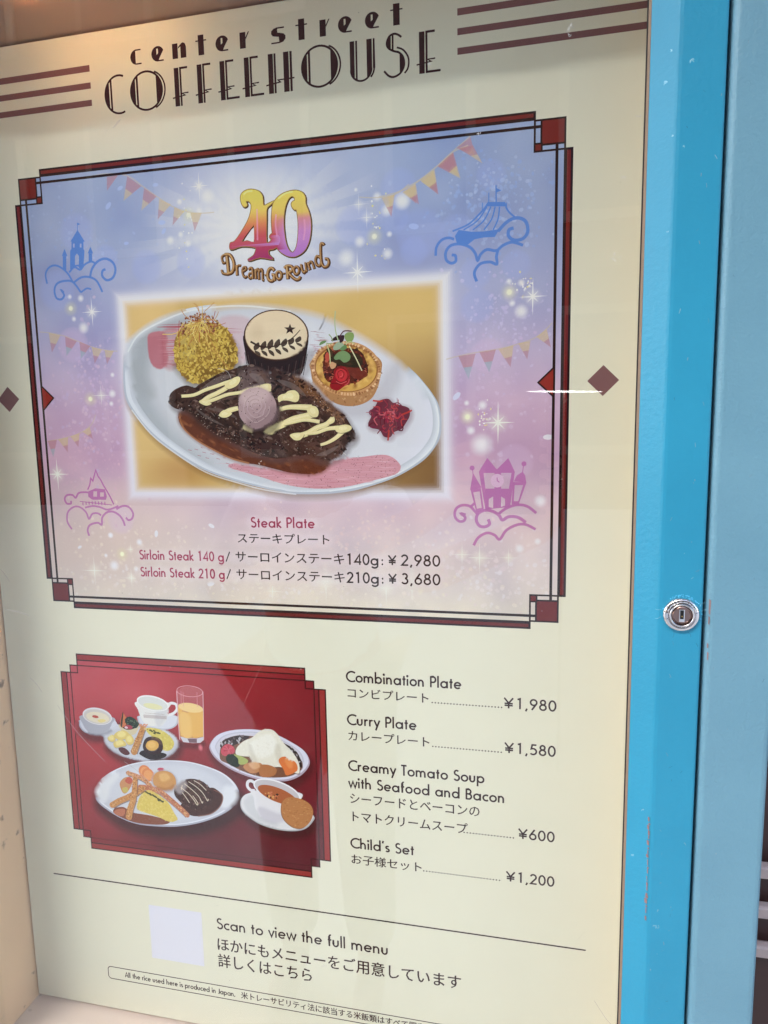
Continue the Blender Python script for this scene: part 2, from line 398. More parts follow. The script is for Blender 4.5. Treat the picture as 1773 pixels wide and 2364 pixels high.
def cjk(ink, s, x0, x1, yb, yt, c, bold=0):
    """Japanese line: its ink fills x0..x1, its em box bottom yb and top yt"""
    cu = bpy.data.curves.new('line', 'FONT'); cu.body = s; cu.size = 1; cu.resolution_u = 2; cu.offset = bold
    o = bpy.data.objects.new('line', cu); COL.objects.link(o); bpy.context.view_layer.update()
    me = bpy.data.meshes.new_from_object(o.evaluated_get(bpy.context.evaluated_depsgraph_get()))
    bpy.data.objects.remove(o); bpy.data.curves.remove(cu)
    xs = [v.co.x for v in me.vertices]; ys = [v.co.y for v in me.vertices]
    ax, bx = min(xs), max(xs); k = (x1 - x0) / (bx - ax); ay, by = min(ys), max(ys); ky = (yt - yb) / (by - ay)
    pts = [(x0 + (v.co.x - ax) * k, yb + (v.co.y - ay) * ky) for v in me.vertices]
    fs = []
    for p in me.polygons:
        f = tuple(p.vertices); a = area([pts[i] for i in f]); fs.append(f if a > 0 else f[::-1])
    b = .014 * (yt - yb)
    for dx, dy in ((-b, -b * .6), (b, b * .6)):
        q = [(x + dx, y + dy) for x, y in pts]; ink.raw(q, fs, [ink.col(c, x, y, 1) for x, y in q], False, None)
    bpy.data.meshes.remove(me)

# ================================================================ SETTING
concrete = paint('plaza_paving', (222, 212, 196), .85, .12, 3, .3, 60)
g = MB(); g.add([(-60, -60, -1.42), (60, -60, -1.42), (60, 60, -1.42), (-60, 60, -1.42)], [(0, 1, 2, 3)])
tag(g.build('ground', concrete), kind='structure')

maroon = paint('maroon_paint', (66, 40, 38), .55, .15, 20, .2, 200)
maroon2 = paint('maroon_joint', (44, 27, 26), .7, .1, 20)
# ---- wall that carries the case
w = MB()
w.box((-3.0, .05, -1.42), (3.0, .25, 2.2))
wall = tag(w.build('wall', maroon), 'dark maroon painted wall behind the menu case and the blue post', 'wall')

# ---- slats beside the post
slat_m = paint('slat_paint', (196, 178, 176), .5, .06, 60)
lv = empty('slatted_rail', W(330, -400, 0)); tag(lv, 'pale slats in front of the dark maroon wall, right of the blue grey post', 'slats')
def slat(yb):
    m = MB(); m.prism([(yb, -34), (yb + 10.2, -30), (yb + 11.6, -31.5), (yb + 12.2, -36), (yb + 8, -42)], 312, 640, 'x')
    m.f = [f[::-1] for f in m.f]
    return m
for yb in (-330.5, -361.5, -392.5):
    slat(yb).build('slat', slat_m, lv, bevel=.0008)
MB().box(tuple(W(560, -470, -42)), tuple(W(590, -300, -50))).build('upright', slat_m, lv)

# ---- outer surround with the blue grey posts
post_m = paint('blue_grey_paint', (98, 144, 164), .36, .05, 12, .9, 420, rgb2=(112, 158, 176), streak=.3)
sur = empty('case_surround', W(0, -560, 0)); tag(sur, 'blue grey painted metal surround whose post stands right of the bright blue door', 'surround')
for sgn in (1, -1):
    m = MB()
    p = [(271.9, -34), (271.9, 57.5)] + [(271.9 + 3.6 - 3.6 * math.cos(math.radians(a)), 58.1 + 3.6 * math.sin(math.radians(a))) for a in (15, 30, 45, 60, 75, 90)]
    p += [(304, 61.7)] + [(304 + 3.6 * math.sin(math.radians(a)), 58.1 + 3.6 * math.cos(math.radians(a))) for a in (30, 60, 90)] + [(307.6, -34)]
    if sgn < 0: p = [(-x, t) for x, t in p][::-1]
    m.prism(p, -560, 340)
    o = m.build('post', post_m, sur, smooth=False)
for y0, y1 in ((311, 340), (-560, -534)):
    m = MB(); m.box(tuple(W(-274, y0, 61)), tuple(W(274, y1, -34))); m.build('crosspiece', post_m, sur, bevel=.003)

# ---- the display case
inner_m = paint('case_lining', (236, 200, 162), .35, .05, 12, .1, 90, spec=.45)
def add_stains(m, dark, scale, thr):
    n = m.node_tree.nodes; l = m.node_tree.links; p = n['Principled BSDF']; src = p.inputs['Base Color'].links[0].from_socket
    nz = noise_fac(n, l, scale, 6); r = n.new('ShaderNodeMapRange'); r.inputs[1].default_value = thr; r.inputs[2].default_value = thr + .08
    l.new(nz.outputs['Fac'], r.inputs[0]); mx = n.new('ShaderNodeMix'); mx.data_type = 'RGBA'; mx.inputs[7].default_value = (*lin(dark), 1)
    l.new(r.outputs[0], mx.inputs[0]); l.new(src, mx.inputs[6]); l.new(mx.outputs[2], p.inputs['Base Color'])
add_stains(inner_m, (150, 118, 100), 60, .66); add_stains(inner_m, (130, 100, 80), 210, .69)
case = empty('menu_display_case', W(0, -534, 0)); tag(case, 'glazed menu display case with a bright blue door frame and a round chrome lock', 'display case')
m = MB(); m.box(tuple(W(-252, -506, -4)), tuple(W(252, 280, -9))); m.build('back_panel', inner_m, case)
for s_ in (-1, 1):
    m = MB(); m.box(tuple(W(min(s_ * 246, s_ * 252), -506, 46)), tuple(W(max(s_ * 246, s_ * 252), 280, -3.8))); m.build('side_wall', inner_m, case)
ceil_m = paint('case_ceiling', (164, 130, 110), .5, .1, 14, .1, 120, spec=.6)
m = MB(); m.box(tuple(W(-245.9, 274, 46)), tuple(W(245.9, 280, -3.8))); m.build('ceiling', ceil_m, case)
shelf_m = paint('case_floor', (214, 196, 186), .4, .06, 12, .1, 90)
add_stains(shelf_m, (150, 130, 120), 50, .66); add_stains(shelf_m, (130, 108, 96), 190, .68)
m = MB(); m.box(tuple(W(-245.9, -506, 46)), tuple(W(245.9, -500, -3.8))); m.build('floor_panel', shelf_m, case)

blue_m = paint('bright_blue_paint', (34, 136, 170), .4, .04, 9, .5, 300, rgb2=(44, 150, 184), streak=.3)
prof_r = [(235, 46.5), (235, 51.5)] + [(235 + 12.5 * k, 51.5 + 8.5 * k) for k in (.08, .9)] + [(247.3, 59.7), (249, 60.0), (269.0, 60.0), (269.8, 59.6), (270.3, 58.6), (270.3, 46.5)]
MB().prism(prof_r, -532, 309).build('door_stile', blue_m, case)
MB().prism([(-x - 6.5 if x < 236 else -x - (3 if x < 250 else 0), t) for x, t in prof_r][::-1], -532, 309).build('door_stile', blue_m, case)
prof_t = [(272, 46.5), (309, 46.5), (309, 59.8), (284.6, 59.8), (272, 51.5)]
MB().prism(prof_t, -234.8, 234.8, 'x').build('door_rail', blue_m, case)
prof_b = [(-496, 46.5), (-496, 51.5), (-508.6, 59.8), (-532, 59.8), (-532, 46.5)]
MB().prism(prof_b, -234.8, 234.8, 'x').build('door_rail', blue_m, case)

gask = paint('tan_gasket', (158, 134, 112), .6, .15, 200)
blk = paint('black_seal', (26, 24, 26), .6, .1, 200)
for s_ in (1,):
    a, b = sorted((s_ * 233.6, s_ * 234.9)); MB().box(tuple(W(a, -495, 51.2)), tuple(W(b, 271, 50.1))).build('gasket', gask, case)
    a, b = sorted((s_ * 232.9, s_ * 233.55)); MB().box(tuple(W(a, -495, 50.9)), tuple(W(b, 271, 50.1))).build('seal_line', blk, case)

# glass: clear sheet with a sheen that grows with the angle
gm, n, l, p = nodes('clear_glass'); n.remove(p)
geo = n.new('ShaderNodeNewGeometry'); dot = n.new('ShaderNodeVectorMath'); dot.operation = 'DOT_PRODUCT'
l.new(geo.outputs['Normal'], dot.inputs[0]); l.new(geo.outputs['Incoming'], dot.inputs[1])
def mth(op, a, b=None):
    q = n.new('ShaderNodeMath'); q.operation = op
    for i, v in enumerate((a, b)):
        if v is None: continue
        if isinstance(v, (int, float)): q.inputs[i].default_value = v
        else: l.new(v, q.inputs[i])
    return q.outputs[0]
ab = mth('ABSOLUTE', dot.outputs['Value']); om = mth('SUBTRACT', 1.0, ab); p5 = mth('POWER', om, 5.0); F = mth('ADD', mth('MULTIPLY', p5, .95), GLASS_F)
tr = n.new('ShaderNodeBsdfTransparent'); tr.inputs[0].default_value = (.985, .995, .985, 1); gl = n.new('ShaderNodeBsdfGlossy'); gl.inputs['Roughness'].default_value = .012
mxs = n.new('ShaderNodeMixShader'); l.new(F, mxs.inputs[0]); l.new(tr.outputs[0], mxs.inputs[1]); l.new(gl.outputs[0], mxs.inputs[2])
l.new(mxs.outputs[0], n['Material Output'].inputs['Surface'])
MB().box(tuple(W(-241, -496, 47)), tuple(W(235, 272, 50))).build('glass_pane', gm, case)

# scratches and nicks on the outside of the glass
rnd = random.Random(5)
scr = Ink(50.05)
for pts in ([(-199.7,-98.7),(-193.9,-103.6),(-188.9,-110.6)], [(-195.2,-131.5),(-185.2,-132.6),(-175.5,-135.2)], [(-179.0,-182.0),(-174.1,-186.5),(-169.8,-192.5)], [(-158.1,-201.4),(-142.6,-221.5),(-122.4,-241.2)], [(-106.5,-239.9),(-92.4,-249.2),(-74.3,-266.9)], [(-18.9,33.8),(-12.5,31.4),(-9.8,25.9)], [(218.9,-370.5),(223.7,-378.1),(227.4,-383.3),(231.1,-386.5)], [(-82.0,183.8),(-78.8,186.9),(-75.9,188.4)], [(-80.8,184.3),(-77.9,186.8),(-76.9,187.7)]):
    scr.curve(pts, .22, (225, 215, 210), .55)
for cx, cy in [(193.9,204.3),(193.4,199.6),(233.3,186.9),(233.7,185.1),(238.1,160.2),(229.9,155.9),(118.6,195.8),(194.5,204.6),(227.0,207.9),(240.1,181.0)] + [(222.3,85.2),(219.1,85.0),(220.0,83.5),(145.2,156.5),(223.1,126.4)] + [(64.3,-20.8),(6.6,-26.5)] + [(8.3,-457.7),(25.8,-378.3),(39.5,-378.4)]:
    for _ in range(3):
        a = rnd.uniform(0, 3.14); x = cx + rnd.gauss(0, .8); y = cy + rnd.gauss(0, .8); r = rnd.uniform(.3, 1.1)
        scr.curve([(x, y), (x + r * math.cos(a), y + r * math.sin(a)), (x + 1.4 * r * math.cos(a + .5), y + 1.4 * r * math.sin(a + .5))], .28, (240, 232, 220), .7)
for _ in range(90):
    x = rnd.uniform(-230, 230); y = rnd.uniform(-480, 260); r = rnd.uniform(.12, .34)
    scr.ell(x, y, r, r * rnd.uniform(.5, 1), rnd.choice([(235, 230, 220), (235, 230, 220), (90, 80, 72)]), rnd.uniform(.4, .8), n=6)
for _ in range(26):      # wipe marks left on the glass
    x = rnd.uniform(-220, 220); y = rnd.uniform(-470, 250); a = rnd.uniform(.2, 1.2); ln = rnd.uniform(8, 40)
    scr.curve([(x, y), (x + ln * .5 * math.cos(a), y + ln * .5 * math.sin(a) + rnd.uniform(-2, 2)), (x + ln * math.cos(a), y + ln * math.sin(a))], rnd.uniform(.1, .22), (232, 228, 220), rnd.uniform(.08, .2), k=4)
scr.build('glass_scratches', case, kind='stuff')
# nicks in the blue paint, bare pink primer
chip = Ink(60.06)
for cx, cy, ln in [(a, b, q) for (a, b), q in zip([(254.1,208.6),(267.0,201.9),(252.4,191.4),(263.2,155.1),(256.8,161.7),(255.9,107.1)] + [(253.0,-268.8),(247.4,-302.8),(264.4,-354.9),(261.8,-387.5),(280.3,-289.9),(265.5,-341.9)], (2, 4, 3, 1, 1, 1, 1.5, 2, 4.5, 1, 1, 2))]:
    x = 174 + (cx - 174) * .865; y = 6 + (cy - 6) * .865
    if x < 236: continue
    for _ in range(3):
        a = rnd.uniform(0, 3); chip.curve([(x + rnd.gauss(0, .5), y + rnd.gauss(0, .5)), (x + ln * .3 * math.cos(a), y + ln * .3 * math.sin(a)), (x + ln * .5 * math.cos(a + 1), y + ln * .5 * math.sin(a + 1))], .3, (150, 205, 225), .6)
for _ in range(70):
    x = rnd.choice([rnd.uniform(249, 269), rnd.uniform(249, 269), rnd.uniform(276, 303)]); y = rnd.uniform(-400, 240); a = rnd.gauss(1.5, .5); ln = rnd.uniform(.3, 2.6)
    z_ = 0 if x < 270 else 1.7
    chip.base = 60.06 + z_
    chip.curve([(x, y), (x + ln * .5 * math.cos(a) + .1, y + ln * .5 * math.sin(a)), (x + ln * math.cos(a), y + ln * math.sin(a))], rnd.uniform(.12, .3), rnd.choice([(130, 190, 215), (150, 205, 225), (40, 90, 115), (190, 200, 205)]), rnd.uniform(.35, .7), k=3)
for a in (.2, -.3, -.1, .5, 2.9, 3.3, -1.2, -1.9):      # key scratches round the lock
    x = 258.9 + 10.6 * math.cos(a); y = -112.6 + 10.6 * math.sin(a); chip.base = 60.06
    chip.curve([(x, y), (x + 2.0 * math.cos(a + .4), y + 2.0 * math.sin(a + .4)), (x + 3.4 * math.cos(a + .2), y + 3.4 * math.sin(a + .2))], .22, rnd.choice([(150, 205, 225), (60, 110, 135)]), .6)
chip.build('paint_nicks', case, kind='stuff')
pk = paint('pink_primer', (140, 112, 110), .7, .2, 400)
m = MB(); rnd = random.Random(9)
k = 0; y = -236.0
while y > -300:
    h = rnd.uniform(1.2, 4.5); wd = rnd.uniform(.25, 1.1); x = 246.2 + rnd.uniform(-.3, .3); z = 59.35
    m.add([W(x - wd, y, z - wd * .62 + .16), W(x + wd * .35, y - h * .1, z + .40), W(x + wd * .3, y - h, z + .40), W(x - wd * .8, y - h * .9, z - wd * .5 + .16)], [(0, 1, 2, 3)]); y -= h * rnd.uniform(.9, 1.5)
_ = tag(m.build('bare_primer', pk, case), kind='stuff')
m = MB()
for (x, y, h, wd) in ((273.3, -103, 9, .45), (273.2, -112.5, 5, .3), (273.1, -128, 3, .3), (273.3, -133, 5, .35)):
    m.add([W(x - wd, y, 60.55), W(x + wd, y - .6, 61.5), W(x + wd * .6, y - h, 61.4), W(x - wd * .8, y - h * .9, 60.65)], [(0, 1, 2, 3)])
tag(m.build('bare_primer', pk, sur), kind='stuff')

# ---- cam lock
chrome = paint('chrome', (225, 222, 222), .09, .04, 300, metallic=1)
dark_ch = paint('bronzed_steel', (150, 124, 116), .16, .08, 300, metallic=1)
black = paint('keyway_black', (10, 9, 9), .5, .1, 300)
brass = paint('brass', (180, 150, 90), .3, .1, 300, metallic=1)
LX, LY = 258.9, -112.6
def lat(prof): return MB().lathe([(r * U, h * U) for r, h in prof], W(LX, LY, 60.0), (0, -1, 0), 56)
ring = lat([(9.6, 0), (9.6, .7), (9.3, 1.3), (8.6, 1.9), (7.5, 2.2), (7.1, 1.9), (6.9, 1.0), (6.6, .9)]).build('lock_ring', chrome, case, smooth=True)
lat([(6.65, .8), (6.6, 2.6), (6.3, 3.0), (5.9, 3.0), (5.6, 2.6), (5.5, 1.6), (5.2, 1.5)]).build('inner_ring', chrome, ring, smooth=True)
lat([(5.25, 1.4), (5.1, 2.4), (4.8, 2.6), (4.5, 2.5), (4.3, 2.2), (0.01, 2.2)]).build('plug', dark_ch, ring, smooth=False)
MB().box(tuple(W(LX - 1.55, LY - 3.7, 2.9 + 59.4)), tuple(W(LX + 1.55, LY + 3.5, 59.9))).build('keyway_collar', chrome, ring, bevel=.0003)
MB().box(tuple(W(LX - .95, LY - 2.0, 62.45)), tuple(W(LX + .95, LY + 3.0, 60))).build('keyway', black, ring)
MB().box(tuple(W(LX - .35, LY - .7, 62.6)), tuple(W(LX + .5, LY - .1, 60))).build('pin', brass, ring)
for a in (12, 38, 52, 66, 88, 104, 118, 150, 168, 196):
    m = MB(); ca, sa = math.cos(math.radians(a)), math.sin(math.radians(a)); q = .22 if a not in (150, 168) else .5
    def pt(r, o_, h): return W(LX + r * ca - o_ * sa, LY + r * sa + o_ * ca, 60 + h)
    m.add([pt(7.55, -q, 2.28), pt(9.2, -q, 1.52), pt(9.2, q, 1.52), pt(7.55, q, 2.28)], [(0, 1, 2, 3)])
    m.build('notch', black, ring)
m = MB(); rnd = random.Random(3)
lump = paint('dried_paint', (70, 175, 214), .3, .05, 100)
for _ in range(60):
    a = rnd.gauss(1.45, .75); r = rnd.uniform(9.7, 11.3); x = LX + r * math.cos(a); y = LY + r * math.sin(a); q = rnd.uniform(.12, .5)
    m.lathe([(q * U, 0), (q * .7 * U, q * .5 * U), (.0001 * U, q * .7 * U)], W(x, y, 60.0), (0, -1, 0), 7)
tag(m.build('dried_paint', lump, case, smooth=True), kind='stuff')

# ---- warm lamps tucked behind the top rail
lampm, n, l, p = nodes('warm_lamp'); p.inputs['Emission Color'].default_value = (1, .48, .18, 1); p.inputs['Emission Strength'].default_value = LAMP; p.inputs['Base Color'].default_value = (1, .8, .6, 1)
for x in (-146, -112, -78):
    lp = MB().lathe([(.01 * U, 0), (.6 * U, .1 * U), (.7 * U, 1.8 * U), (.4 * U, 2.4 * U), (.01 * U, 2.5 * U)], W(x, 273.5, 45.2), (0, 0, -1), 16).build('lamp', lampm, case, smooth=True)

# ---- what stands behind the photographer and shows in the glass, plus an added shading roof
facade_m = paint('brown_render', (104, 84, 68), .8, .1, .8)
trim_m = paint('white_trim', (225, 222, 212), .6, .05, 4)
wtrim_m = paint('stone_trim', (150, 138, 120), .7, .08, 4)
win_m = paint('dark_window', (40, 48, 56), .1, .2, 1)
bl = empty('building_opposite', (0, -11, -1.42)); tag(bl, 'brown rendered building with white trimmed windows across the plaza', 'building')
MB().box((-14, -14, -1.42), (14, -11, 12.0)).build('wall', facade_m, bl)
MB().box((-14.3, -14.2, 12.0), (14.3, -10.6, 12.5)).build('cornice', trim_m, bl)
for i in range(10):
    for z in (-.4, 3.3, 7.0):
        x = -12.6 + i * 2.8
        f = MB().box((x - .75, -10.98, z - .1), (x + .75, -10.9, z + 2.3)).build('window_frame', wtrim_m, bl)
        MB().box((x - .6, -10.95, z + .05), (x + .6, -10.86, z + 2.15)).build('pane', win_m, f)
cano_m = paint('canopy_paint', (150, 120, 92), .7, .08, 3)
can = empty('shade_canopy', (0, .05, 1.42)); tag(can, 'brown painted canopy with cross beams, unseen, added to shade the menu case', 'shade_canopy')
MB().box((-3.0, -.76, 1.42), (3.0, .05, 1.52)).build('deck', cano_m, can)  # unseen roof added; its depth sets how much the upper poster is shaded
MB().box((-3.0, -.82, 1.30), (3.0, -.76, 1.55)).build('fascia', trim_m, can)
for x in (-2.4, -1.8, -1.2, -.6, 0, .6, 1.2, 1.8, 2.4):
    MB().box((x - .035, -.76, 1.32), (x + .035, .05, 1.42)).build('beam', trim_m, can)
tubem, n, l, p = nodes('tube_light'); p.inputs['Emission Color'].default_value = (1, .98, .95, 1); p.inputs['Emission Strength'].default_value = 5
tb = empty('strip_light', (.34, -2.2, .12)); tag(tb, 'slim white strip light shining out in front of the case', 'lamp')
MB().lathe([(.0001, 0), (.0009, .02), (.0022, .06), (.003, .11), (.003, .17), (.0024, .22), (.001, .262), (.0001, .287)], (.203, -2.2, .122), (1, 0, -.03), 12).build('tube', tubem, tb)
MB().box((.34, -2.222, -1.42), (.349, -2.215, .12)).build('stand', paint('pale_stand', (205, 195, 180)), tb)

# photographer
skin_m = paint('skin', (196, 150, 122), .55, .06, 30)
shirt_m = paint('white_shirt', (228, 224, 220), .8, .05, 30)
trous_m = paint('beige_trousers', (196, 182, 160), .8, .1, 30)
hair_m = paint('dark_hair', (42, 34, 30), .5, .2, 60)
def skin(name, verts, edges, rad, mat, parent, sub=2):
    me = bpy.data.meshes.new(name); me.from_pydata(verts, edges, []); me.materials.append(mat)
    o = bpy.data.objects.new(name, me); COL.objects.link(o); set_parent(o, parent)
    sk = o.modifiers.new('skin', 'SKIN'); sk.use_smooth_shade = True
    for v, r in zip(me.skin_vertices[0].data, rad): v.radius = (r, r) if isinstance(r, (int, float)) else r
    me.skin_vertices[0].data[0].use_root = True
    o.modifiers.new('sub', 'SUBSURF').levels = sub; o.modifiers['sub'].render_levels = sub
    return o
PX, PY, G = -.26, -1.02, -1.42
pr = empty('person', (PX, PY, G)); tag(pr, 'person in a white shirt and beige trousers holding up a phone towards the case', 'person')
def P3(x, y, z): return (PX + x, PY + y, G + z)
V = [P3(0, 0, .84), P3(0, 0, .98), P3(0, .01, 1.12), P3(0, 0, 1.24), P3(0, .01, 1.30), P3(0, .03, 1.36), P3(0, .04, 1.44), P3(0, .04, 1.50),
     P3(.16, 0, 1.23), P3(.25, .12, 1.10), (.24, -.62, -.16), (.235, -.585, -.10),
     P3(-.16, 0, 1.23), P3(-.19, .14, 1.05), (.02, -.66, -.17), (.10, -.60, -.11),
     P3(.09, 0, .80), P3(.10, .02, .44), P3(.10, -.02, .07), P3(.11, .12, .03), P3(-.09, 0, .80), P3(-.10, .02, .44), P3(-.10, -.02, .07), P3(-.11, .12, .03)]
Ed = [(0, 1), (1, 2), (2, 3), (3, 4), (4, 5), (5, 6), (6, 7), (3, 8), (8, 9), (9, 10), (10, 11), (3, 12), (12, 13), (13, 14), (14, 15), (0, 16), (16, 17), (17, 18), (18, 19), (0, 20), (20, 21), (21, 22), (22, 23)]
Rd = [.13, .12, .13, .10, .05, .065, .085, .06, .055, .043, .028, .026, .055, .043, .028, .026, .085, .055, .038, .04, .085, .055, .038, .04]
body = skin('body', V, Ed, Rd, skin_m, pr)
skin('shirt', [V[0], V[1], V[2], V[3], V[8], V[9], V[12], V[13]], [(0, 1), (1, 2), (2, 3), (3, 4), (4, 5), (3, 6), (6, 7)], [.15, .14, .148, .115, .07, .062, .07, .062], shirt_m, pr)
skin('trousers', [P3(0, 0, .86), V[16], V[17], P3(.1, -.02, .12), V[20], V[21], P3(-.1, -.02, .12)], [(0, 1), (1, 2), (2, 3), (0, 4), (4, 5), (5, 6)], [.145, .1, .075, .065, .1, .075, .065], trous_m, pr)
skin('hair', [P3(0, .0, 1.40), P3(0, -.005, 1.48), P3(0, .03, 1.555)], [(0, 1), (1, 2)], [.075, .098, .065], hair_m, pr)
for k in range(5):    # fingers of both hands round the phone
    z = -.125 + .022 * k
    skin('finger', [(.236, -.585, z * .9 - .01), (.252, -.558, z), (.243, -.540, z + .004), (.225, -.5375, z + .006)], [(0, 1), (1, 2), (2, 3)], [.009, .0085, .008, .007], skin_m, body, 1)
    skin('finger', [(.105, -.60, z * .9 - .01), (.118, -.57, z), (.135, -.556, z + .003), (.15, -.552, z + .005)], [(0, 1), (1, 2), (2, 3)], [.009, .0085, .008, .007], skin_m, body, 1)
ph = MB().box((.150, -.552, -.135), (.236, -.5445, .022)).build('phone', paint('phone_black', (20, 20, 22), .2, .05, 50), bevel=.003)
tag(ph, 'black phone held up in the hands of the person facing the case', 'phone')

# ================================================================ THE POSTER
poster = empty('menu_poster', W(0, -497, 0))
tag(poster, 'cream coffeehouse menu poster with steak plate picture, smaller red food picture and price list', 'poster')
paper = paint('cream_paper', (225, 223, 203), .5, .02, 30, spec=.3)
MB().box(tuple(W(-244, -497, 0)), tuple(W(244, 272, -3))).build('sheet', paper, poster)
PLUM = (52, 22, 34); MAUVE = (112, 74, 76); DK = (46, 12, 22); RED = (116, 34, 30)

CREAM = (226, 224, 200)

# ---- header
def ellseg(cx, cy, rx, ry, xa, xb, k=12):
    top = []; bot = []
    for i in range(k + 1):
        x = xa + (xb - xa) * i / k; q = max(0, 1 - ((x - cx) / rx) ** 2); top.append((x, cy + ry * math.sqrt(q))); bot.append((x, cy - ry * math.sqrt(q)))
    p = top + bot[::-1]; out = []
    for q in p:
        if not out or math.dist(q, out[-1]) > .02: out.append(q)
    if math.dist(out[0], out[-1]) < .02: out.pop()
    return out
def useg(x, y, xa, xb, k=8):
    cx, cy, r = 7.4, 7.6, 7.6; b = []
    for i in range(k + 1):
        q = xa + (xb - xa) * i / k; b.append((x + q, y + cy - r * math.sqrt(max(0, 1 - ((q - cx) / 7.5) ** 2))))
    return [(x + xa, y + 24.9), ] + b + [(x + xb, y + 24.9)]
t = Ink(); B0 = 216.5
def mv(p, x, y=B0): return [(a + x, b + y) for a, b in p]
x = -119.4   # C
t.stroke(mv(arc(11.4, 12.9, 10.8, 12.4, 68, 292, 26), x), 1.35, PLUM); t.poly(mv(ellseg(11.4, 12.9, 11.3, 12.9, .02, 3.9), x), PLUM); t.poly(mv(ellseg(11.4, 12.9, 11.3, 12.5, 4.7, 6.1), x), PLUM)
for x in (-99.3, 26.3):   # O
    t.stroke(mv(arc(12.6, 12.8, 12.0, 12.4, 0, 360, 40), x), 1.35, PLUM); t.poly(mv(ellseg(12.6, 12.8, 12.5, 12.9, .02, 4.2), x), PLUM)
    t.poly(mv(ellseg(12.6, 12.8, 12.5, 12.4, 4.9, 6.4), x), PLUM); t.poly(mv(ellseg(12.6, 12.8, 12.5, 12.9, 20.2, 25.1), x), PLUM)
    t.stroke(mv(arc(14.6, 12.8, 12.2, 12.6, 68, -68, 20), x), 1.1, PLUM)
def stems(x, e):
    t.rect(x, B0, x + 3.5, B0 + 24.6, PLUM); t.rect(x + 4.05, B0, x + 5.4, B0 + 24.8, PLUM); t.rect(x + 4.05, B0 + 23.4, x + 10.1, B0 + 24.8, PLUM)
    t.stroke([(x - 1.7, B0 + 5.5), (x + 7.6, B0 + 6.6), (x + 5.3, B0 + 8.0), (x + 10.2, B0 + 8.1)], .95, PLUM)
    if e: t.rect(x + 4.05, B0, x + 13.6, B0 + 1.4, PLUM)
for x, e in ((-65.2, 0), (-48.05, 0), (-31.3, 1), (-13.7, 1), (104.8, 1)): stems(x, e)
for a, b in ((3.4, 6.9), (7.4, 8.8), (14.1, 17.9), (18.5, 20.1)): t.rect(a, B0, b, B0 + 24.6, PLUM)
t.stroke([(1.6, B0 + 5.4), (11.6, B0 + 6.6), (10.0, B0 + 8.0), (21.5, B0 + 8.1)], .95, PLUM)
x = 59.5  # U
t.poly(useg(x, B0, .05, 3.1), PLUM); t.poly(useg(x, B0, 3.8, 5.0), PLUM); t.poly(useg(x, B0, 11.2, 14.7), PLUM)
t.stroke(mv(arc(7.4, 7.6, 6.9, 7.1, 180, 360, 20), x), 1.2, PLUM); t.stroke(mv([(16.0, 24.9), (16.0, 7.6)] + arc(8.9, 7.6, 7.1, 7.3, 0, -48, 8), x), 1.15, PLUM)
t.curve([(93.6,239.7),(91.1,241.5),(88.4,242.2),(85.5,240.8),(84.0,237.2),(85.0,234.3),(88.4,232.1),(91.9,230.8),(94.6,227.5),(95.0,222.6),(92.5,218.5),(88.3,216.8),(84.9,217.9),(82.0,221.0)], 1.3, PLUM)
t.poly([(86.7,241.8),(84.9,240.0),(83.9,237.0),(84.6,234.3),(86.6,232.8)], PLUM); t.stroke([(87.9,241.8),(87.8,232.6)], 1.2, PLUM)
t.poly([(92.2,230.6),(94.4,228.4),(95.4,224.4),(94.3,220.4),(92.2,217.9)], PLUM); t.curve([(90.5,234.0),(94.5,232.1),(97.5,228.0),(98.1,224.1),(97.3,220.5),(95.3,218.2)], 1.1, PLUM)
t.build('title_lettering', poster, label='dark plum art deco lettering COFFEEHOUSE')
t = Ink(); B1 = 246.8
x = -97.5; t.poly(mv(ellseg(4.9, 4.9, 4.9, 4.9, .02, 4.0), x, B1), PLUM); t.rect(x + 3.9, B1 + 8.9, x + 8.2, B1 + 9.8, PLUM); t.rect(x + 3.9, B1, x + 8.4, B1 + .9, PLUM)
for x, b in ((-81.4, 246.8), (-33.6, 247.1), (52, 247.1), (69.9, 247.2)):
    o = mv(arc(4.9, 4.9, 4.8, 4.9, 25, 272, 24) + [(6.2, 2.3)], x, b)
    t.poly(o, PLUM, holes=[mv([(4.0, 4.3), (4.0, 8.2), (5.2, 8.2), (5.2, 5.2)], x, b)]); t.rect(x + 4.6, b, x + 9.2, b + .95, PLUM)
x = -65.5; t.rect(x, B1, x + 4.1, B1 + 9.6, PLUM); t.poly(mv([(6.1, 0), (10.3, 0), (10.3, 6.9), (9.6, 8.9), (8.2, 9.7), (7.0, 9.4), (4.4, 7.2), (4.4, 6.2), (6.1, 7.4)], x, B1), PLUM)
for x, y in ((-46.2, 246.7), (25.2, 246.8), (88.4, 247.0)): t.rect(x, y, x + 4.2, y + 12.7, PLUM); t.rect(x - 1.9, y + 8.7, x + 6.1, y + 9.5, PLUM)
for x in (-16, 39.7): t.rect(x, 246.9, x + 4.2, 256.9, PLUM); t.poly([(x + 4.2, 253.6), (x + 6.0, 256.9), (x + 6.9, 256.9), (x + 4.3, 252.2)], PLUM)
x = 6.0; t.rect(x + 3.8, 255.7, x + 9.4, 256.6, PLUM); t.rect(x + .2, 246.8, x + 6.2, 247.7, PLUM)
t.poly(mv([(4.6, 9.8), (2.2, 9.3), (.5, 8.0), (.2, 6.3), (1.4, 4.7), (5.6, 3.9), (5.9, 0), (8.6, .6), (10.2, 2.3), (10.3, 4.2), (9.0, 5.6), (4.6, 6.7)], x, B1), PLUM)
t.build('small_title_lettering', poster, label='dark plum lettering center street above the large title')
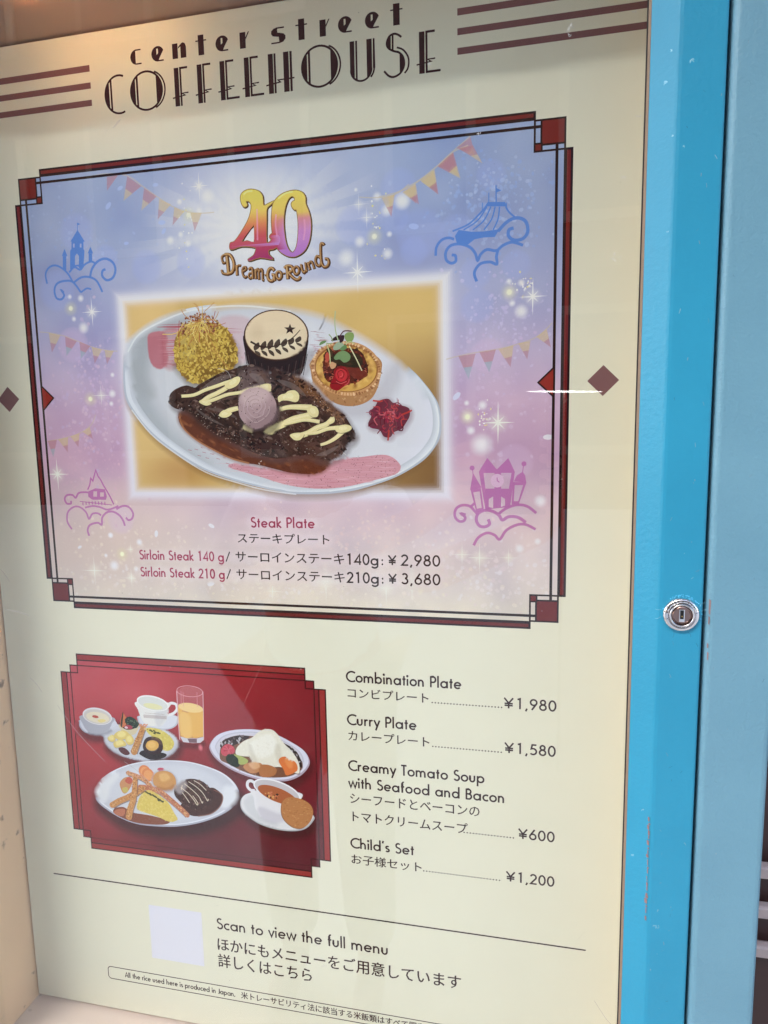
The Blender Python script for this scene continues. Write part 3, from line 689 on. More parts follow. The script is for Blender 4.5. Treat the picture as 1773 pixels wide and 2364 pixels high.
for x0, x1, ys in ((-243.9, -129.8, ((251.3, 247.0), (239.9, 235.8), (228.5, 224.4))), (129.0, 243.9, ((251.3, 247.2), (239.9, 235.9), (228.6, 224.6)))):
    for a, b in ys: Ink().rect(x0, b, x1, a, MAUVE).build('stripe', poster)

# ---- main framed panel

BG = [(181, (138, 156, 198)), (120, (144, 158, 200)), (80, (160, 164, 204)), (40, (182, 166, 202)), (10, (194, 162, 194)), (-25, (200, 160, 188)), (-55, (208, 178, 196)), (-90, (216, 198, 202)), (-118, (220, 206, 200)), (-140, (224, 214, 194))]
from mathutils import noise as mnoise
def bgcol(x, y):
    for (ya, ca), (yb, cb) in zip(BG, BG[1:]):
        if y >= yb or yb == -140:
            k = max(0, min(1, (ya - y) / (ya - yb))); c = [ca[i] + (cb[i] - ca[i]) * k for i in range(3)]; break
    n1 = mnoise.noise(Vector((x * .022, y * .022, 1.3))); n2 = mnoise.noise(Vector((x * .06, y * .06, 7.7)))
    k = 16 * n1 + 9 * n2
    c = [c[0] + k * 1.0, c[1] + k * .9, c[2] + k * .4]
    g = math.exp(-((x + 10) ** 2 / 75 ** 2 + (y - 138) ** 2 / 55 ** 2)); c = [c[i] + ((205, 208, 222)[i] - c[i]) * min(1, g * .95) for i in range(3)]
    if y < -40:
        g = math.exp(-((x + 140) ** 2 / 90 ** 2 + (y + 90) ** 2 / 40 ** 2)); c = [c[i] + ((214, 188, 172)[i] - c[i]) * g * .7 for i in range(3)]
    return tuple(max(0, min(255, v)) for v in c)
rnd = random.Random(11)
bgp = Ink(); bgp.grid(-195.2, -138.3, 195.2, 181.0, 96, 80, bgcol)
panel = bgp.build('picture_panel', poster, label='pastel blue to pink picture panel with stars and bunting')
PANEL = [(-189, -132), (189, -132), (189, 175), (-189, 175)]
def in_panel(x, y): return abs(x) < 189 and -132 < y < 175 and not (-122 < x < 124 and -56 < y < 95)
X0, X1, Y0, Y1 = -116.5, 119.2, -51.0, 90.0
GL = (224, 222, 236)
inner = lambda d: [(X0 + d, Y0 + d), (X1 - d, Y0 + d), (X1 - d, Y1 - d), (X0 + d, Y1 - d)]
DS = [-11, -8, -6, -4.5, -3, -1.5, 0, 1.5, 3, 4.5, 6, 8]
def glow_bands(s, ds):
    g = lambda d: .9 * math.exp(-((d + .5) / (4.6 if d < 0 else 3.6)) ** 2) if ds[0] < d < ds[-1] or abs(d) < 1 else (0 if abs(d) > 7 else .9 * math.exp(-((d + .5) / 4.2) ** 2))
    for d0, d1 in zip(ds, ds[1:]):
        p = inner(d0) + inner(d1); s.raw(p, [(i, (i + 1) % 4, 4 + (i + 1) % 4, 4 + i) for i in range(4)], [s.col(GL, x, y, g(d0)) for x, y in p[:4]] + [s.col(GL, x, y, g(d1)) for x, y in p[4:]], True, s_t)
pg = Ink(lim=3); s_t = pg.lay(inner(-11)); glow_bands(pg, DS[:7] + [1.5]); pg.build('photo_glow', panel)
rnd = random.Random(21)
def ph_bg(x, y):
    k = mnoise.noise(Vector((x * .03, y * .03, 3))) * 8
    c = [212 + k, 176 + k, 98 + k]
    g = max(0, min(1, (x + 20) / 130)) * max(0, min(1, (60 - y) / 60)); c = [c[i] + ((136, 98, 52)[i] - c[i]) * min(1, g * 1.0) for i in range(3)]
    g = math.exp(-((x + 75) ** 2 / 30 ** 2 + (y + 35) ** 2 / 14 ** 2)); c = [c[i] + ((160, 104, 40)[i] - c[i]) * g * .5 for i in range(3)]
    if x < -70: c = [c[0] + 8, c[1] + 8, c[2] + 14]
    return tuple(max(0, min(255, v)) for v in c)
sp = Ink(lim=8)
sp.grid(X0, Y0, X1, Y1, 40, 26, ph_bg)
photo = sp.build('steak_photograph', poster, label='printed photograph of a steak plate on a yellow ground')
se = Ink(lim=3); s_t = se.lay(inner(0)); glow_bands(se, DS[6:]); se.build('soft_edge', photo)
rnd = random.Random(12)
# sun rays round the emblem
ray = Ink(lim=6); cx0, cy0 = -12.0, 132.0
for i in range(26):
    a = math.radians(i * 360 / 26 + 4 + rnd.uniform(-2, 2)); wdt = math.radians(rnd.uniform(3.2, 5.2)); L = rnd.uniform(80, 118)
    L = min(L, (174 - cy0) / max(.01, math.sin(a)) if math.sin(a) > 0 else (96 - cy0) / min(-.01, math.sin(a)))
    tt = None; seg = 6; vs = []; cs = []
    for j in range(seg + 1):
        r = 6 + (L - 6) * j / seg; al = .52 * (1 - (r / L) ** 1.6)
        for s_ in (-1, 1): vs.append((cx0 + r * math.cos(a + s_ * wdt), cy0 + r * .92 * math.sin(a + s_ * wdt))); cs.append((*seen((224, 226, 230), cy0), max(0, al)))
    ray.raw(vs, [(2 * j, 2 * j + 2, 2 * j + 3, 2 * j + 1) for j in range(seg)], cs, True, tt)
ray.blob(cx0, cy0, 62, 46, (226, 228, 234), .85, n=28)
ray.build('sunburst', panel)
# bokeh, petals, splashes
bok = Ink()
def spray(cx, cy, sx, sy, n_, cols, r0, r1, al):
    def one():
        x = rnd.gauss(cx, sx); y = rnd.gauss(cy, sy)
        if in_panel(x, y):
            r = rnd.uniform(r0, r1) * .9 ** 1; bok.ell(x, y, r, r * rnd.uniform(.6, 1), rnd.choice(cols), al * rnd.uniform(.5, 1), rnd.uniform(0, 3), 8)
    for _ in range(n_): one()
WB = [(196, 206, 236), (176, 190, 232), (214, 214, 238)]
for cx, cy, r in ((90, 150, 13), (104, 120, 17), (86, 132, 12), (128, 118, 13), (150, 152, 10), (60, 128, 14), (100, 109, 10), (-128, 120, 11), (-150, 140, 15), (-60, 113, 12), (-95, 112, 13), (140, 92, 11), (141, 72, 12), (166, 96, 10), (-170, 100, 16), (148, 40, 12), (-160, 60, 14), (-130, -72, 12), (166, -30, 13)):
    bok.blob(cx, cy, r, r, (150, 166, 226) if cy > 60 else (212, 180, 216), .34, prof=((0, 1), (.7, 1), (.88, .6), (1, 0)))
spray(150, 135, 22, 17, 330, [(150, 176, 226), (134, 164, 222), (172, 190, 230)], .5, 1.9, .5)
spray(-150, 135, 25, 18, 130, [(140, 166, 220), (164, 184, 226)], .5, 1.6, .4)
spray(160, 66, 16, 16, 170, [(196, 184, 226), (206, 196, 228)], .5, 1.6, .5)
spray(-150, 20, 17, 24, 300, [(206, 176, 214), (192, 174, 216), (216, 186, 208)], .5, 2.0, .55)
spray(-150, -40, 22, 20, 150, [(222, 178, 196), (214, 170, 196)], .5, 1.8, .5)
spray(150, 10, 24, 26, 150, [(214, 190, 220), (206, 178, 214)], .6, 2.0, .45)
spray(60, -88, 40, 16, 260, [(232, 206, 200), (226, 196, 196), (236, 218, 206)], .5, 1.9, .5)
spray(0, -118, 120, 9, 520, [(236, 226, 210), (230, 216, 216), (230, 226, 232), (236, 226, 196)], .5, 2.1, .4)
spray(-120, -100, 40, 20, 220, [(228, 210, 204), (236, 222, 200)], .5, 1.8, .5)
spray(150, -100, 26, 16, 260, [(236, 222, 224), (226, 204, 212), (230, 226, 236)], .5, 2.0, .4)
for x, y, r in [(a, b, c) for (a, b), c in zip([(-61.5,125.7),(-66.7,132.3),(-75.0,128.9),(-44.8,155.8),(-66.3,154.2),(-159.6,95.1),(-150.5,93.4),(-51.7,146.8)] + [(-129.7,23.2),(-131.1,15.9),(-128.5,37.0),(-157.5,78.9),(-149.9,72.1),(-139.9,-84.2)] + [(75.8,145.1),(92.6,141.0),(82.1,136.0),(83.7,120.9),(63.4,117.7),(82.2,108.6),(61.5,150.7),(53.9,107.9)] + [(92.7,141.0),(161.7,79.2),(169.3,66.8),(163.5,72.2),(169.3,84.5),(161.5,85.8)] + [(134.7,0.4),(144.7,7.8),(137.0,-8.7),(144.1,-18.3),(182.7,-55.8),(181.3,-83.0),(169.5,-88.1),(134.2,9.5)] + [(-139.7,-84.2),(-138.4,-108.0),(-115.4,-89.1),(-145.1,-100.1),(-119.6,-110.1)],
      (2.0, 1.8, 2.6, 4.5, 1.8, 1.5, 2.1, 2.0, 2.5, 1.5, 1.5, 1.6, 3.4, 1.8, 2.5, 4.5, 3.2, 1.6, 3.0, 3.0, 1.1, 5.0, 4.0, 2.2, 3.6, 1.8, 1.9, 1.6, 2.6, 2.6, 2.4, 6.0, 3.4, 1.9, 2.5, 1.5, 1.8, 3.4, 2.2, 1.3, 1.8))]:
    bok.blob(x, y, r * 1.5, r * 1.5, (232, 232, 240), .9)
for x, y in [(-59.8,144.9)] + [(73.5,120.2)] + [(-159.5,86.7),(-148.6,19.8)] + [(134.7,0.4)] + [(161.7,79.2)] + [(-130.9,-98.8)]:
    bok.blob(x, y, 6.5, 6.5, (226, 222, 150), .4); bok.blob(x, y, 2.2, 2.2, (244, 240, 200), 1, prof=((0, 1), (.6, 1), (1, 0)))
for cx, cy in [(75.0,127.6)] + [(-61.5,142.0)] + [(171.3,80.3)] + [(145.8,-0.7)]:
    for _ in range(22):
        x = cx + rnd.gauss(0, 3.5); y = cy + rnd.gauss(0, 12 if y > 90 else 5)
        if in_panel(x, y): bok.ell(x, y, rnd.uniform(.3, .8), rnd.uniform(.3, .8), rnd.choice([(240, 238, 240), (232, 214, 120), (236, 232, 214)]), .95, n=8)
for (x, y), r, rot in zip([(-80.8,141.5),(-122.4,156.3),(-112.0,167.4),(-84.2,167.1),(-109.9,129.5),(-79.7,135.5)] + [(100.0,124.5)] + [(-100.6,-82.4),(-167.7,-94.1),(-57.7,-119.9),(-54.8,-75.7)] + [(127.6,14.2),(187.1,-13.8)], (2.9, 3.0, 2.4, 2.3, 2.0, 2.4, 3.4, 2.7, 2.0, 3.0, 2.6, 3.2, 3.2), (0, .8, .4, 0, 0, .9, -.2, 1.4, .5, .3, -.5, .8, 0)):
    bok.ell(x, y, r, r * .55, (224, 224, 232) if y < 0 else (206, 212, 236) if y < 120 else (160, 180, 230), .85, rot, 14)
tag(bok.build('light_specks', panel), kind='stuff')
# stars
def star(x, y, R_, r4, n4=True, c=(232, 234, 224), a=.95, rot=0):
    s = Ink(); s.blob(x, y, R_ * .55, R_ * .55, (238, 236, 216), .45)
    p = []
    for i in range(16 if n4 else 8):
        m_ = i % 4 if n4 else i % 2
        if n4: r = (R_ if i % 4 == 0 else (R_ * .42 if i % 4 == 2 else R_ * .10)); r = r if i not in (0, 8) else R_ * .78
        else: r = R_ if i % 2 == 0 else R_ * .035
        an = rot + math.pi * 2 * i / (16 if n4 else 8); p.append((x + r * math.cos(an), y + r * math.sin(an)))
    s.poly(p, c, a); s.build('star', panel)
for (x, y), r in zip([(-50.8,163.2),(-141.9,83.2)] + [(176.5,75.6)] + [(154.9,-3.8)] + [(-182.4,-36.9)] + [(61.4,98.1)], (10, 11, 12, 14.5, 13.5, 14)): star(x, y, r, 1)
for (x, y), r in zip([(-139.2,22.2)] + [(142.8,-95.1),(130.9,-93.1),(162.2,-94.6)] + [(-156.2,-112.5),(-124.2,-117.5),(-123.2,-94.9)] + [(63.3,141.3),(68.5,132.6),(-35.2,145.4)] + [(32.6,-115.1),(-8.6,-123.8),(77.1,-118.9),(95.7,-113.0)], (9, 12, 9, 8, 13, 9, 6, 8, 8, 5, 16, 9, 12, 15)): star(x, y, r, 0, n4=False)
# bunting
def bunting(cord, flags, cols):
    s = Ink(); s.curve(cord, .8, (198, 182, 150), .55)
    s.build('bunting_cord', panel)
    for f, c in zip(flags, cols):
        k = Ink(); c1, c2 = c; a, b, tip = f; mid = lambda p, q, z: (p[0] + (q[0] - p[0]) * z, p[1] + (q[1] - p[1]) * z)
        m1, m2 = mid(a, tip, .5), mid(b, tip, .5); k.poly([a, b, m2, m1], c1, .6); k.poly([m1, m2, tip], c2, .55)
        k.build('bunting_flag', panel)
RR = (182, 118, 124); YY = (206, 180, 120); TT = (132, 168, 178)
def fl(p): return [p[i:i + 3] for i in range(0, len(p) - 2, 3)]
bunting([(-135.5,177.6),(-120.6,178.0),(-105.7,175.2),(-94.4,167.2),(-83.2,159.1),(-72.0,151.6),(-60.2,146.9),(-49.8,145.2),(-40.5,145.0)], fl([(-121.9,175.9),(-112.9,176.3),(-122.6,166.6),(-105.7,174.8),(-95.2,167.2),(-109.9,158.6),(-93.0,165.7),(-83.7,159.2),(-96.3,150.8),(-81.8,157.5),(-72.9,153.0),(-83.9,143.8),(-70.5,151.0),(-63.2,147.2),(-72.6,138.9),(-58.3,146.1),(-49.8,145.2),(-55.8,133.6)]), [(RR, RR), (RR, YY), (RR, YY), (YY, RR), (YY, RR), (YY, RR)])
bunting([(87.0,145.6),(102.6,152.0),(113.9,159.0),(126.0,168.2),(137.0,176.0)] , fl([(128.2,169.9),(137.0,175.5),(140.4,162.6),(116.1,160.2),(125.5,167.3),(130.3,151.8),(105.2,151.7),(113.9,157.6),(116.3,143.0),(92.7,146.3),(101.5,150.6),(101.9,138.5)]), [(RR, YY), (RR, YY), (YY, RR), (YY, RR)])
bunting([(77.1,144.8),(88.6,146.5),(101.1,150.9),(115.5,160.0),(125.6,167.5),(135.6,170.8)], fl([(82.8,144.3),(87.6,145.8),(85.0,131.8),(93.3,146.7),(101.7,150.8),(103.6,137.8),(104.2,153.0),(114.0,158.3),(116.4,142.8),(116.0,160.0),(126.1,167.5),(130.6,151.3),(129.6,169.5),(138.5,170.5),(144.5,159.1)]), [(YY, RR), (YY, RR), (YY, RR), (RR, YY), (RR, YY)])
bunting([(63.9,145.8),(76.2,144.5),(88.5,145.6),(97.3,150.9)], fl([(78.9,144.0),(87.7,145.3),(85.2,131.7)]), [(YY, RR)])
bunting([(-187.6,70.9),(-179.5,69.9),(-166.6,66.9),(-155.9,62.8),(-144.3,58.0),(-132.7,55.1),(-123.0,54.0)], fl([(-180.0,70.0),(-170.1,67.5),(-178.6,55.3),(-166.1,66.5),(-156.4,62.6),(-166.2,52.2),(-154.2,62.2),(-145.3,58.7),(-154.0,49.6),(-144.3,58.0),(-135.6,55.9),(-142.7,45.7),(-133.7,55.3),(-125.9,54.2),(-132.4,44.9)]), [(YY, RR), (RR, TT), (RR, TT), (YY, RR), (YY, RR)])
bunting([(-189.4,-11.4),(-170.4,-8.5),(-157.8,-4.7),(-149.2,0.9),(-145.1,7.9)], fl([(-188.8,-11.1),(-180.4,-10.4),(-184.8,-23.7),(-179.2,-10.3),(-170.4,-8.5),(-171.7,-20.2),(-168.3,-8.1),(-160.1,-5.5),(-162.0,-16.2),(-157.3,-4.7),(-150.9,-1.2),(-148.9,-10.4)]), [(RR, TT), (YY, RR), (YY, RR), (YY, RR)])
bunting([(120.8,38.5),(128.6,40.3),(141.5,42.3),(154.1,43.7),(166.7,46.2),(178.2,49.8),(185.4,55.2),(188.6,58.7)], fl([(128.8,40.3),(140.2,41.5),(135.6,25.1),(142.7,42.3),(153.3,43.5),(149.1,29.0),(155.0,43.4),(164.6,45.7),(162.8,31.9),(167.5,46.8),(175.3,47.9),(173.4,36.4),(179.0,50.4),(185.4,54.9),(188.2,43.4)]), [(RR, TT), (RR, TT), (YY, RR), (YY, RR), (YY, RR)])
# line emblems on curled clouds (plain stand-ins for the drawn landmarks)
BLU = (78, 128, 208); ORC = (186, 104, 172)
e1 = Ink()
for p, w_ in (([(-177.9,105.6),(-178.6,112.5),(-175.4,116.9),(-170.2,118.3),(-164.8,116.2),(-159.7,111.7),(-156.1,105.6)], 1.1), ([(-164.3,98.4),(-166.3,100.2),(-164.2,96.5),(-166.9,93.7),(-171.0,95.0),(-172.1,100.8),(-169.2,105.3),(-162.4,106.7),(-155.9,105.4),(-149.9,97.7)], 1.2), ([(-141.1,99.3),(-144.8,100.2),(-149.9,97.7)], 1.0), ([(-154.8,105.3),(-149.0,108.2),(-142.5,108.2),(-136.2,105.1),(-132.0,96.9)], 1.2), ([(-141.4,107.7),(-139.3,113.6),(-134.0,118.7),(-127.4,120.1),(-121.8,117.0),(-120.1,111.8),(-122.6,106.5),(-127.6,105.0),(-131.1,108.0),(-130.8,111.6),(-128.2,112.8)], 1.35), ([(-158.5,112.5),(-153.8,115.9),(-149.1,113.8),(-145.0,117.2),(-139.4,118.9),(-135.8,117.0)], 1.1)):
    e1.curve(p, w_ * 1.3, BLU, .95)
e1.poly([(-157.5,114.8),(-156.3,127.7),(-155.1,129.0),(-154.6,134.0),(-144.7,133.3),(-145.1,128.2),(-144.4,126.8),(-146.2,115.9),(-148.8,113.8),(-150.5,116.2),(-153.8,116.4),(-156.2,114.2)], BLU, holes=[[(-153.2,117.3),(-152.6,123.7),(-150.8,125.4),(-149.3,123.5),(-149.9,117.5)], [(-153.7,129.8),(-153.5,132.5),(-152.1,132.4),(-152.4,129.7)], [(-148.1,129.4),(-147.8,132.1),(-146.4,132.0),(-146.6,129.3)]])
e1.poly([(-155.5,134.1),(-148.9,141.8),(-143.6,133.2)], BLU); e1.stroke([(-149.0,140.9),(-148.5,146.8)], .5, BLU); e1.poly([(-148.5,146.8),(-148.6,145.0),(-146.2,145.6)], BLU)
for a in (490, 690): pass
e1.poly([(-163.6,115.2),(-162.8,124.4),(-159.9,124.2),(-160.8,114.1)], BLU); e1.poly([(-163.6,124.5),(-160.9,129.4),(-159.0,124.2)], BLU); e1.poly([(-141.6,118.3),(-141.1,124.7),(-138.3,124.5),(-138.7,119.1)], BLU); e1.poly([(-141.9,124.8),(-139.3,129.4),(-137.4,124.5)], BLU)
e1.build('printed_emblem', panel, label='blue tower drawn on curled clouds')
e2 = Ink()
for p, w_ in (([(114.3,105.0),(114.9,110.4),(118.2,114.5),(122.8,115.6),(126.4,114.4)], 1.3), ([(124.8,104.8),(127.2,104.1),(127.3,100.7),(124.3,99.7),(121.2,102.1),(121.0,107.0),(124.3,110.7),(130.4,111.2),(136.5,108.8),(140.0,104.7),(141.5,100.2),(143.5,103.9),(147.5,106.5),(153.4,105.4),(157.4,108.2),(163.3,109.9),(170.1,107.5)], 1.4), ([(154.4,105.4),(153.5,101.8),(153.7,97.1),(149.5,98.7),(143.5,98.1),(140.0,94.4),(139.5,91.1),(141.0,87.2)], 1.4), ([(164.2,118.4),(161.3,117.5),(161.1,113.7),(164.7,111.0),(170.1,111.6),(173.0,115.6),(171.9,121.4),(168.0,124.1),(163.2,124.0),(158.8,121.5),(154.4,117.1)], 1.6)):
    e2.curve(p, w_ * 1.3, BLU, .95)
e2.poly([(126.9,116.3),(129.4,120.0),(137.5,118.2),(145.5,117.8),(155.4,118.4),(152.4,113.9),(145.5,114.1),(139.5,113.4),(135.5,110.6),(128.4,111.1)], BLU)
e2.curve([(125.4,119.5),(135.5,122.9),(142.5,128.5),(147.4,133.4)], 1.1, BLU); e2.curve([(159.2,131.9),(161.2,128.4),(165.1,124.8)], 1.1, BLU); e2.poly([(146.0,133.0),(147.9,135.5),(158.7,134.6),(160.2,131.8)], BLU)
for p in ([(132.5,119.7),(141.5,124.8),(147.4,132.7)], [(138.5,119.3),(145.5,124.5),(149.9,132.5)], [(145.5,118.7),(150.4,125.0),(152.6,132.3)], [(151.4,118.3),(154.4,124.7),(155.3,132.0)]): e2.curve(p, .9, BLU)
e2.stroke([(153.2,134.8),(153.1,145.2)], .8, BLU); e2.stroke([(148.6,133.3),(148.6,141.1)], .6, BLU); e2.stroke([(144.5,130.3),(144.5,135.5)], .5, BLU); e2.stroke([(159.7,130.0),(159.7,134.2)], .5, BLU); e2.poly([(153.1,143.6),(153.1,140.7),(156.5,141.8)], BLU)
e2.build('printed_emblem', panel, label='blue domed pavilion drawn on curled clouds')
e3 = Ink()
for p, w_ in (([(-173.4,-80.0),(-176.9,-74.1),(-175.9,-66.7),(-170.4,-62.5),(-164.9,-62.5),(-159.7,-66.5),(-157.6,-71.6),(-154.3,-67.7),(-149.7,-67.2),(-146.7,-68.8)], 1.2), ([(-158.5,-85.0),(-159.5,-80.4),(-156.9,-76.3),(-150.3,-74.6),(-146.8,-76.0),(-145.9,-70.5),(-141.5,-66.4),(-136.0,-65.9),(-130.8,-68.7),(-128.0,-72.7),(-126.8,-76.7)], 1.3), ([(-133.2,-63.9),(-127.6,-61.4),(-122.3,-62.2),(-119.1,-66.9),(-120.3,-71.0),(-123.5,-72.2),(-125.4,-70.2)], 1.3), ([(-172.3,-57.6),(-172.5,-59.7),(-176.2,-59.7),(-177.7,-56.0),(-175.2,-53.2),(-170.5,-53.1),(-167.9,-55.2),(-164.8,-51.5),(-159.3,-50.9),(-156.6,-51.1)], 1.2), ([(-160.3,-62.9),(-153.8,-61.6),(-147.5,-62.3),(-140.4,-64.3),(-131.2,-61.4)], 1.2)):
    e3.curve(p, w_ * 1.25, ORC, .9)
e3.stroke([(-156.8,-49.0),(-154.7,-45.4),(-153.4,-40.2),(-151.7,-42.2),(-150.2,-38.2),(-148.5,-33.8),(-146.9,-38.6),(-144.8,-41.4),(-142.9,-45.4),(-140.5,-49.4),(-137.8,-54.2),(-135.1,-60.2)], 1.1, ORC)
e3.poly([(-156.5,-50.3),(-149.9,-47.8),(-141.8,-48.6),(-140.5,-54.2),(-141.6,-56.7),(-153.4,-56.7),(-156.8,-54.3)], ORC, .9, holes=[[(-152.3,-54.3),(-151.9,-50.2),(-148.7,-50.2),(-149.1,-54.3)], [(-146.4,-54.3),(-146.1,-51.0),(-142.9,-51.0),(-143.2,-54.2)]])
for x, y in [(-161.9,-60.0),(-159.1,-59.6),(-156.4,-59.3),(-153.6,-59.1),(-150.9,-59.1),(-148.1,-59.3),(-145.4,-59.5),(-142.7,-59.6)]: e3.ell(x, y, .55, 1.5, ORC, .9, n=8)
e3.stroke([(-164.5,-58.0),(-136.5,-60.7)], .6, ORC)
e3.build('printed_emblem', panel, label='purple rocky hill drawn on curled clouds')
e4 = Ink()
for p, w_ in (([(133.5,-65.5),(130.4,-64.8),(133.1,-67.3),(131.9,-69.8),(128.6,-69.8),(126.0,-66.4),(126.9,-61.5),(130.9,-59.0),(136.2,-59.6),(139.7,-63.2),(141.9,-65.4)], 1.5), ([(148.5,-68.4),(149.5,-71.5),(146.7,-73.5),(142.8,-73.0),(140.6,-69.0),(141.9,-64.5),(146.7,-62.2),(151.9,-63.1),(155.8,-65.7),(158.0,-68.8),(162.3,-66.5),(168.3,-66.9),(173.5,-70.3)], 1.7), ([(155.8,-64.4),(160.6,-60.8),(167.4,-58.5),(174.2,-59.4),(180.2,-63.9)], 1.5), ([(138.8,-86.5),(141.9,-81.1),(147.6,-77.8),(152.8,-79.1),(156.3,-82.0),(160.6,-75.8),(167.5,-72.0),(173.5,-71.7),(179.9,-74.9)], 1.5), ([(136.6,-60.1),(139.7,-57.4)], 1.4)):
    e4.curve(p, w_ * 1.25, ORC, .9)
e4.poly([(142.3,-36.2),(147.9,-27.0),(154.0,-34.5),(154.4,-34.5),(161.7,-27.2),(166.0,-36.3),(163.1,-59.9),(146.7,-61.8)], ORC, .9, holes=[[(145.4,-37.1),(152.7,-37.1),(152.7,-47.6),(146.7,-47.6)], [(157.0,-37.1),(163.9,-37.1),(162.2,-47.6),(157.1,-47.6)], [(148.9,-60.0),(148.9,-54.7),(151.9,-52.9),(151.9,-60.8)], [(157.1,-59.9),(157.1,-52.9),(159.7,-54.6),(159.7,-59.0)]])
e4.ell([(154.5,-42.3)][0][0], [(154.5,-42.3)][0][1], 4.4, 4.6, (216, 176, 208)); e4.stroke([(154.4,-40.2),(154.5,-42.3),(156.0,-43.4)], .6, ORC)
for q in ([(136.6,-48.1),(140.6,-63.6),(145.8,-62.7),(143.6,-47.2)], [(164.9,-43.2),(164.0,-58.1),(168.7,-58.1),(173.7,-43.2)]): e4.poly(q, ORC, .9, holes=[[((q[i][0] - sum(a for a, b in q) / 4) * .62 + sum(a for a, b in q) / 4, (q[i][1] - sum(b for a, b in q) / 4) * .72 + sum(b for a, b in q) / 4) for i in range(4)]])
e4.poly([(136.4,-48.5),(138.4,-37.0),(144.1,-46.9)], ORC, .9); e4.poly([(165.4,-42.8),(167.3,-38.9),(171.1,-36.3),(172.8,-38.9),(173.4,-43.4)], ORC, .9)
for x, y in [(137.8,-33.7),(171.9,-31.1)]: e4.ell(x, y, 1.7, 1.7, ORC, .9, n=10)
e4.stroke([(138.1,-34.4),(138.4,-37.9)], .5, ORC); e4.stroke([(171.6,-32.0),(171.1,-36.7)], .5, ORC)
e4.build('printed_emblem', panel, label='purple clock house with two towers drawn on curled clouds')


# ---- 40 emblem
em = Ink()
def g40(x, y):
    st = [(152, (214, 196, 66)), (143, (222, 190, 70)), (134, (214, 120, 70)), (125, (192, 62, 82)), (112, (160, 44, 104)), (106, (172, 84, 160)), (100, (120, 150, 214)), (94, (76, 184, 196)), (90, (206, 196, 110))]
    if x > 6: st = [(152, (222, 200, 66)), (140, (216, 184, 72)), (136, (208, 130, 140)), (128, (196, 126, 190)), (112, (172, 110, 196)), (103, (130, 130, 214)), (97, (70, 176, 214)), (90, (200, 196, 120))]
    for (ya, ca), (yb, cb) in zip(st, st[1:]):
        if y >= yb: k = max(0, min(1, (ya - y) / (ya - yb))); return tuple(ca[i] + (cb[i] - ca[i]) * k for i in range(3))
    return st[-1][1]
four = [(-20.3,152.3),(-19.3,155.5),(-15.7,157.4),(-11.4,157.5),(-6.7,155.8),(-4.2,152.2),(-3.8,146.5),(-0.4,147.2),(2.5,148.2),(4.0,148.5),(0.9,146.2),(-1.5,143.9),(-2.0,137.1),(-2.6,122.6),(-0.1,122.4),(1.1,124.2),(-0.2,125.4),(0.8,127.1),(3.5,128.0),(6.3,126.2),(7.6,123.1),(6.0,119.8),(2.6,117.5),(-1.3,116.9),(-1.2,113.9),(1.5,110.7),(-7.7,112.4),(-15.0,111.0),(-16.6,111.9),(-12.9,113.9),(-11.2,116.3),(-11.2,119.4),(-20.9,120.9),(-27.8,119.4),(-29.9,120.3),(-29.3,123.7),(-26.5,124.4),(-22.4,128.4),(-16.2,136.6),(-13.5,142.3),(-12.6,147.4),(-14.4,150.1),(-16.5,150.1),(-15.8,148.5),(-15.9,147.2),(-17.7,146.6),(-19.5,148.7)]
tri = [(-11.3,134.5),(-21.2,124.0),(-16.8,124.2),(-11.6,122.9)]
zo = [(2.1,141.0),(3.3,146.9),(7.3,151.2),(13.0,153.6),(19.5,154.1),(24.1,152.4),(26.3,149.1),(26.4,144.9),(28.7,138.8),(29.7,131.2),(28.4,122.0),(25.1,115.4),(19.9,112.0),(14.7,111.5),(9.5,113.6),(5.0,117.8),(2.4,124.8),(1.6,133.4)]
zi = [(16.8,150.6),(14.2,148.9),(11.7,143.6),(10.4,136.1),(10.5,127.6),(11.7,119.8),(13.9,115.4),(16.4,114.2),(18.9,117.6),(20.3,124.3),(20.8,132.7),(20.0,141.1),(18.6,141.7),(16.8,143.6),(16.4,145.9),(17.6,147.2),(18.9,147.9),(18.6,149.6)]
def dens(p, k=3): return [(p[i][0] + (p[(i + 1) % len(p)][0] - p[i][0]) * j / k, p[i][1] + (p[(i + 1) % len(p)][1] - p[i][1]) * j / k) for i in range(len(p)) for j in range(k)]
def closed(p): return p + [p[0], p[1]]
for c, w_, dx, dy in (((64, 42, 26), 1.5, .5, -.45), ((150, 110, 48), 1.0, 0, 0)):
    for q in (zo, zi, four, tri): em.stroke([(a + dx, b + dy) for a, b in closed(crom(q, True, 3))], w_, c)
def grad_fill(outer, holes):
    # horizontal slices so that the colour runs evenly
    o = crom(outer, True, 3); hs = [crom(h, True, 3) if len(h) > 5 else dens(h, 3) for h in holes]; x0, x1, y0, y1 = bbox(o); tt = em.lay(o)
    y = y0; d = .35
    while y < y1:
        ym = y + d / 2; xs = []
        for L in [o, *hs]:
            for i in range(len(L)):
                (ax, ay), (bx, by) = L[i], L[(i + 1) % len(L)]
                if (ay > ym) != (by > ym): xs.append(ax + (bx - ax) * (ym - ay) / (by - ay))
        xs.sort()
        for a, b in zip(xs[::2], xs[1::2]):
            q = [(a, y), (b, y), (b, y + d), (a, y + d)]; em.raw(q, [(0, 1, 2, 3)], [em.col(g40, u, v, 1) for u, v in q], False, tt)
        y += d
grad_fill(zo, [zi]); grad_fill(four, [tri])
for q in ([(-18.0,154.7),(-15.3,156.3),(-11.4,156.5)], [(7.2,149.9),(12.0,152.7),(17.7,153.4)]): em.curve(q, 1.0, (238, 228, 130), .8)
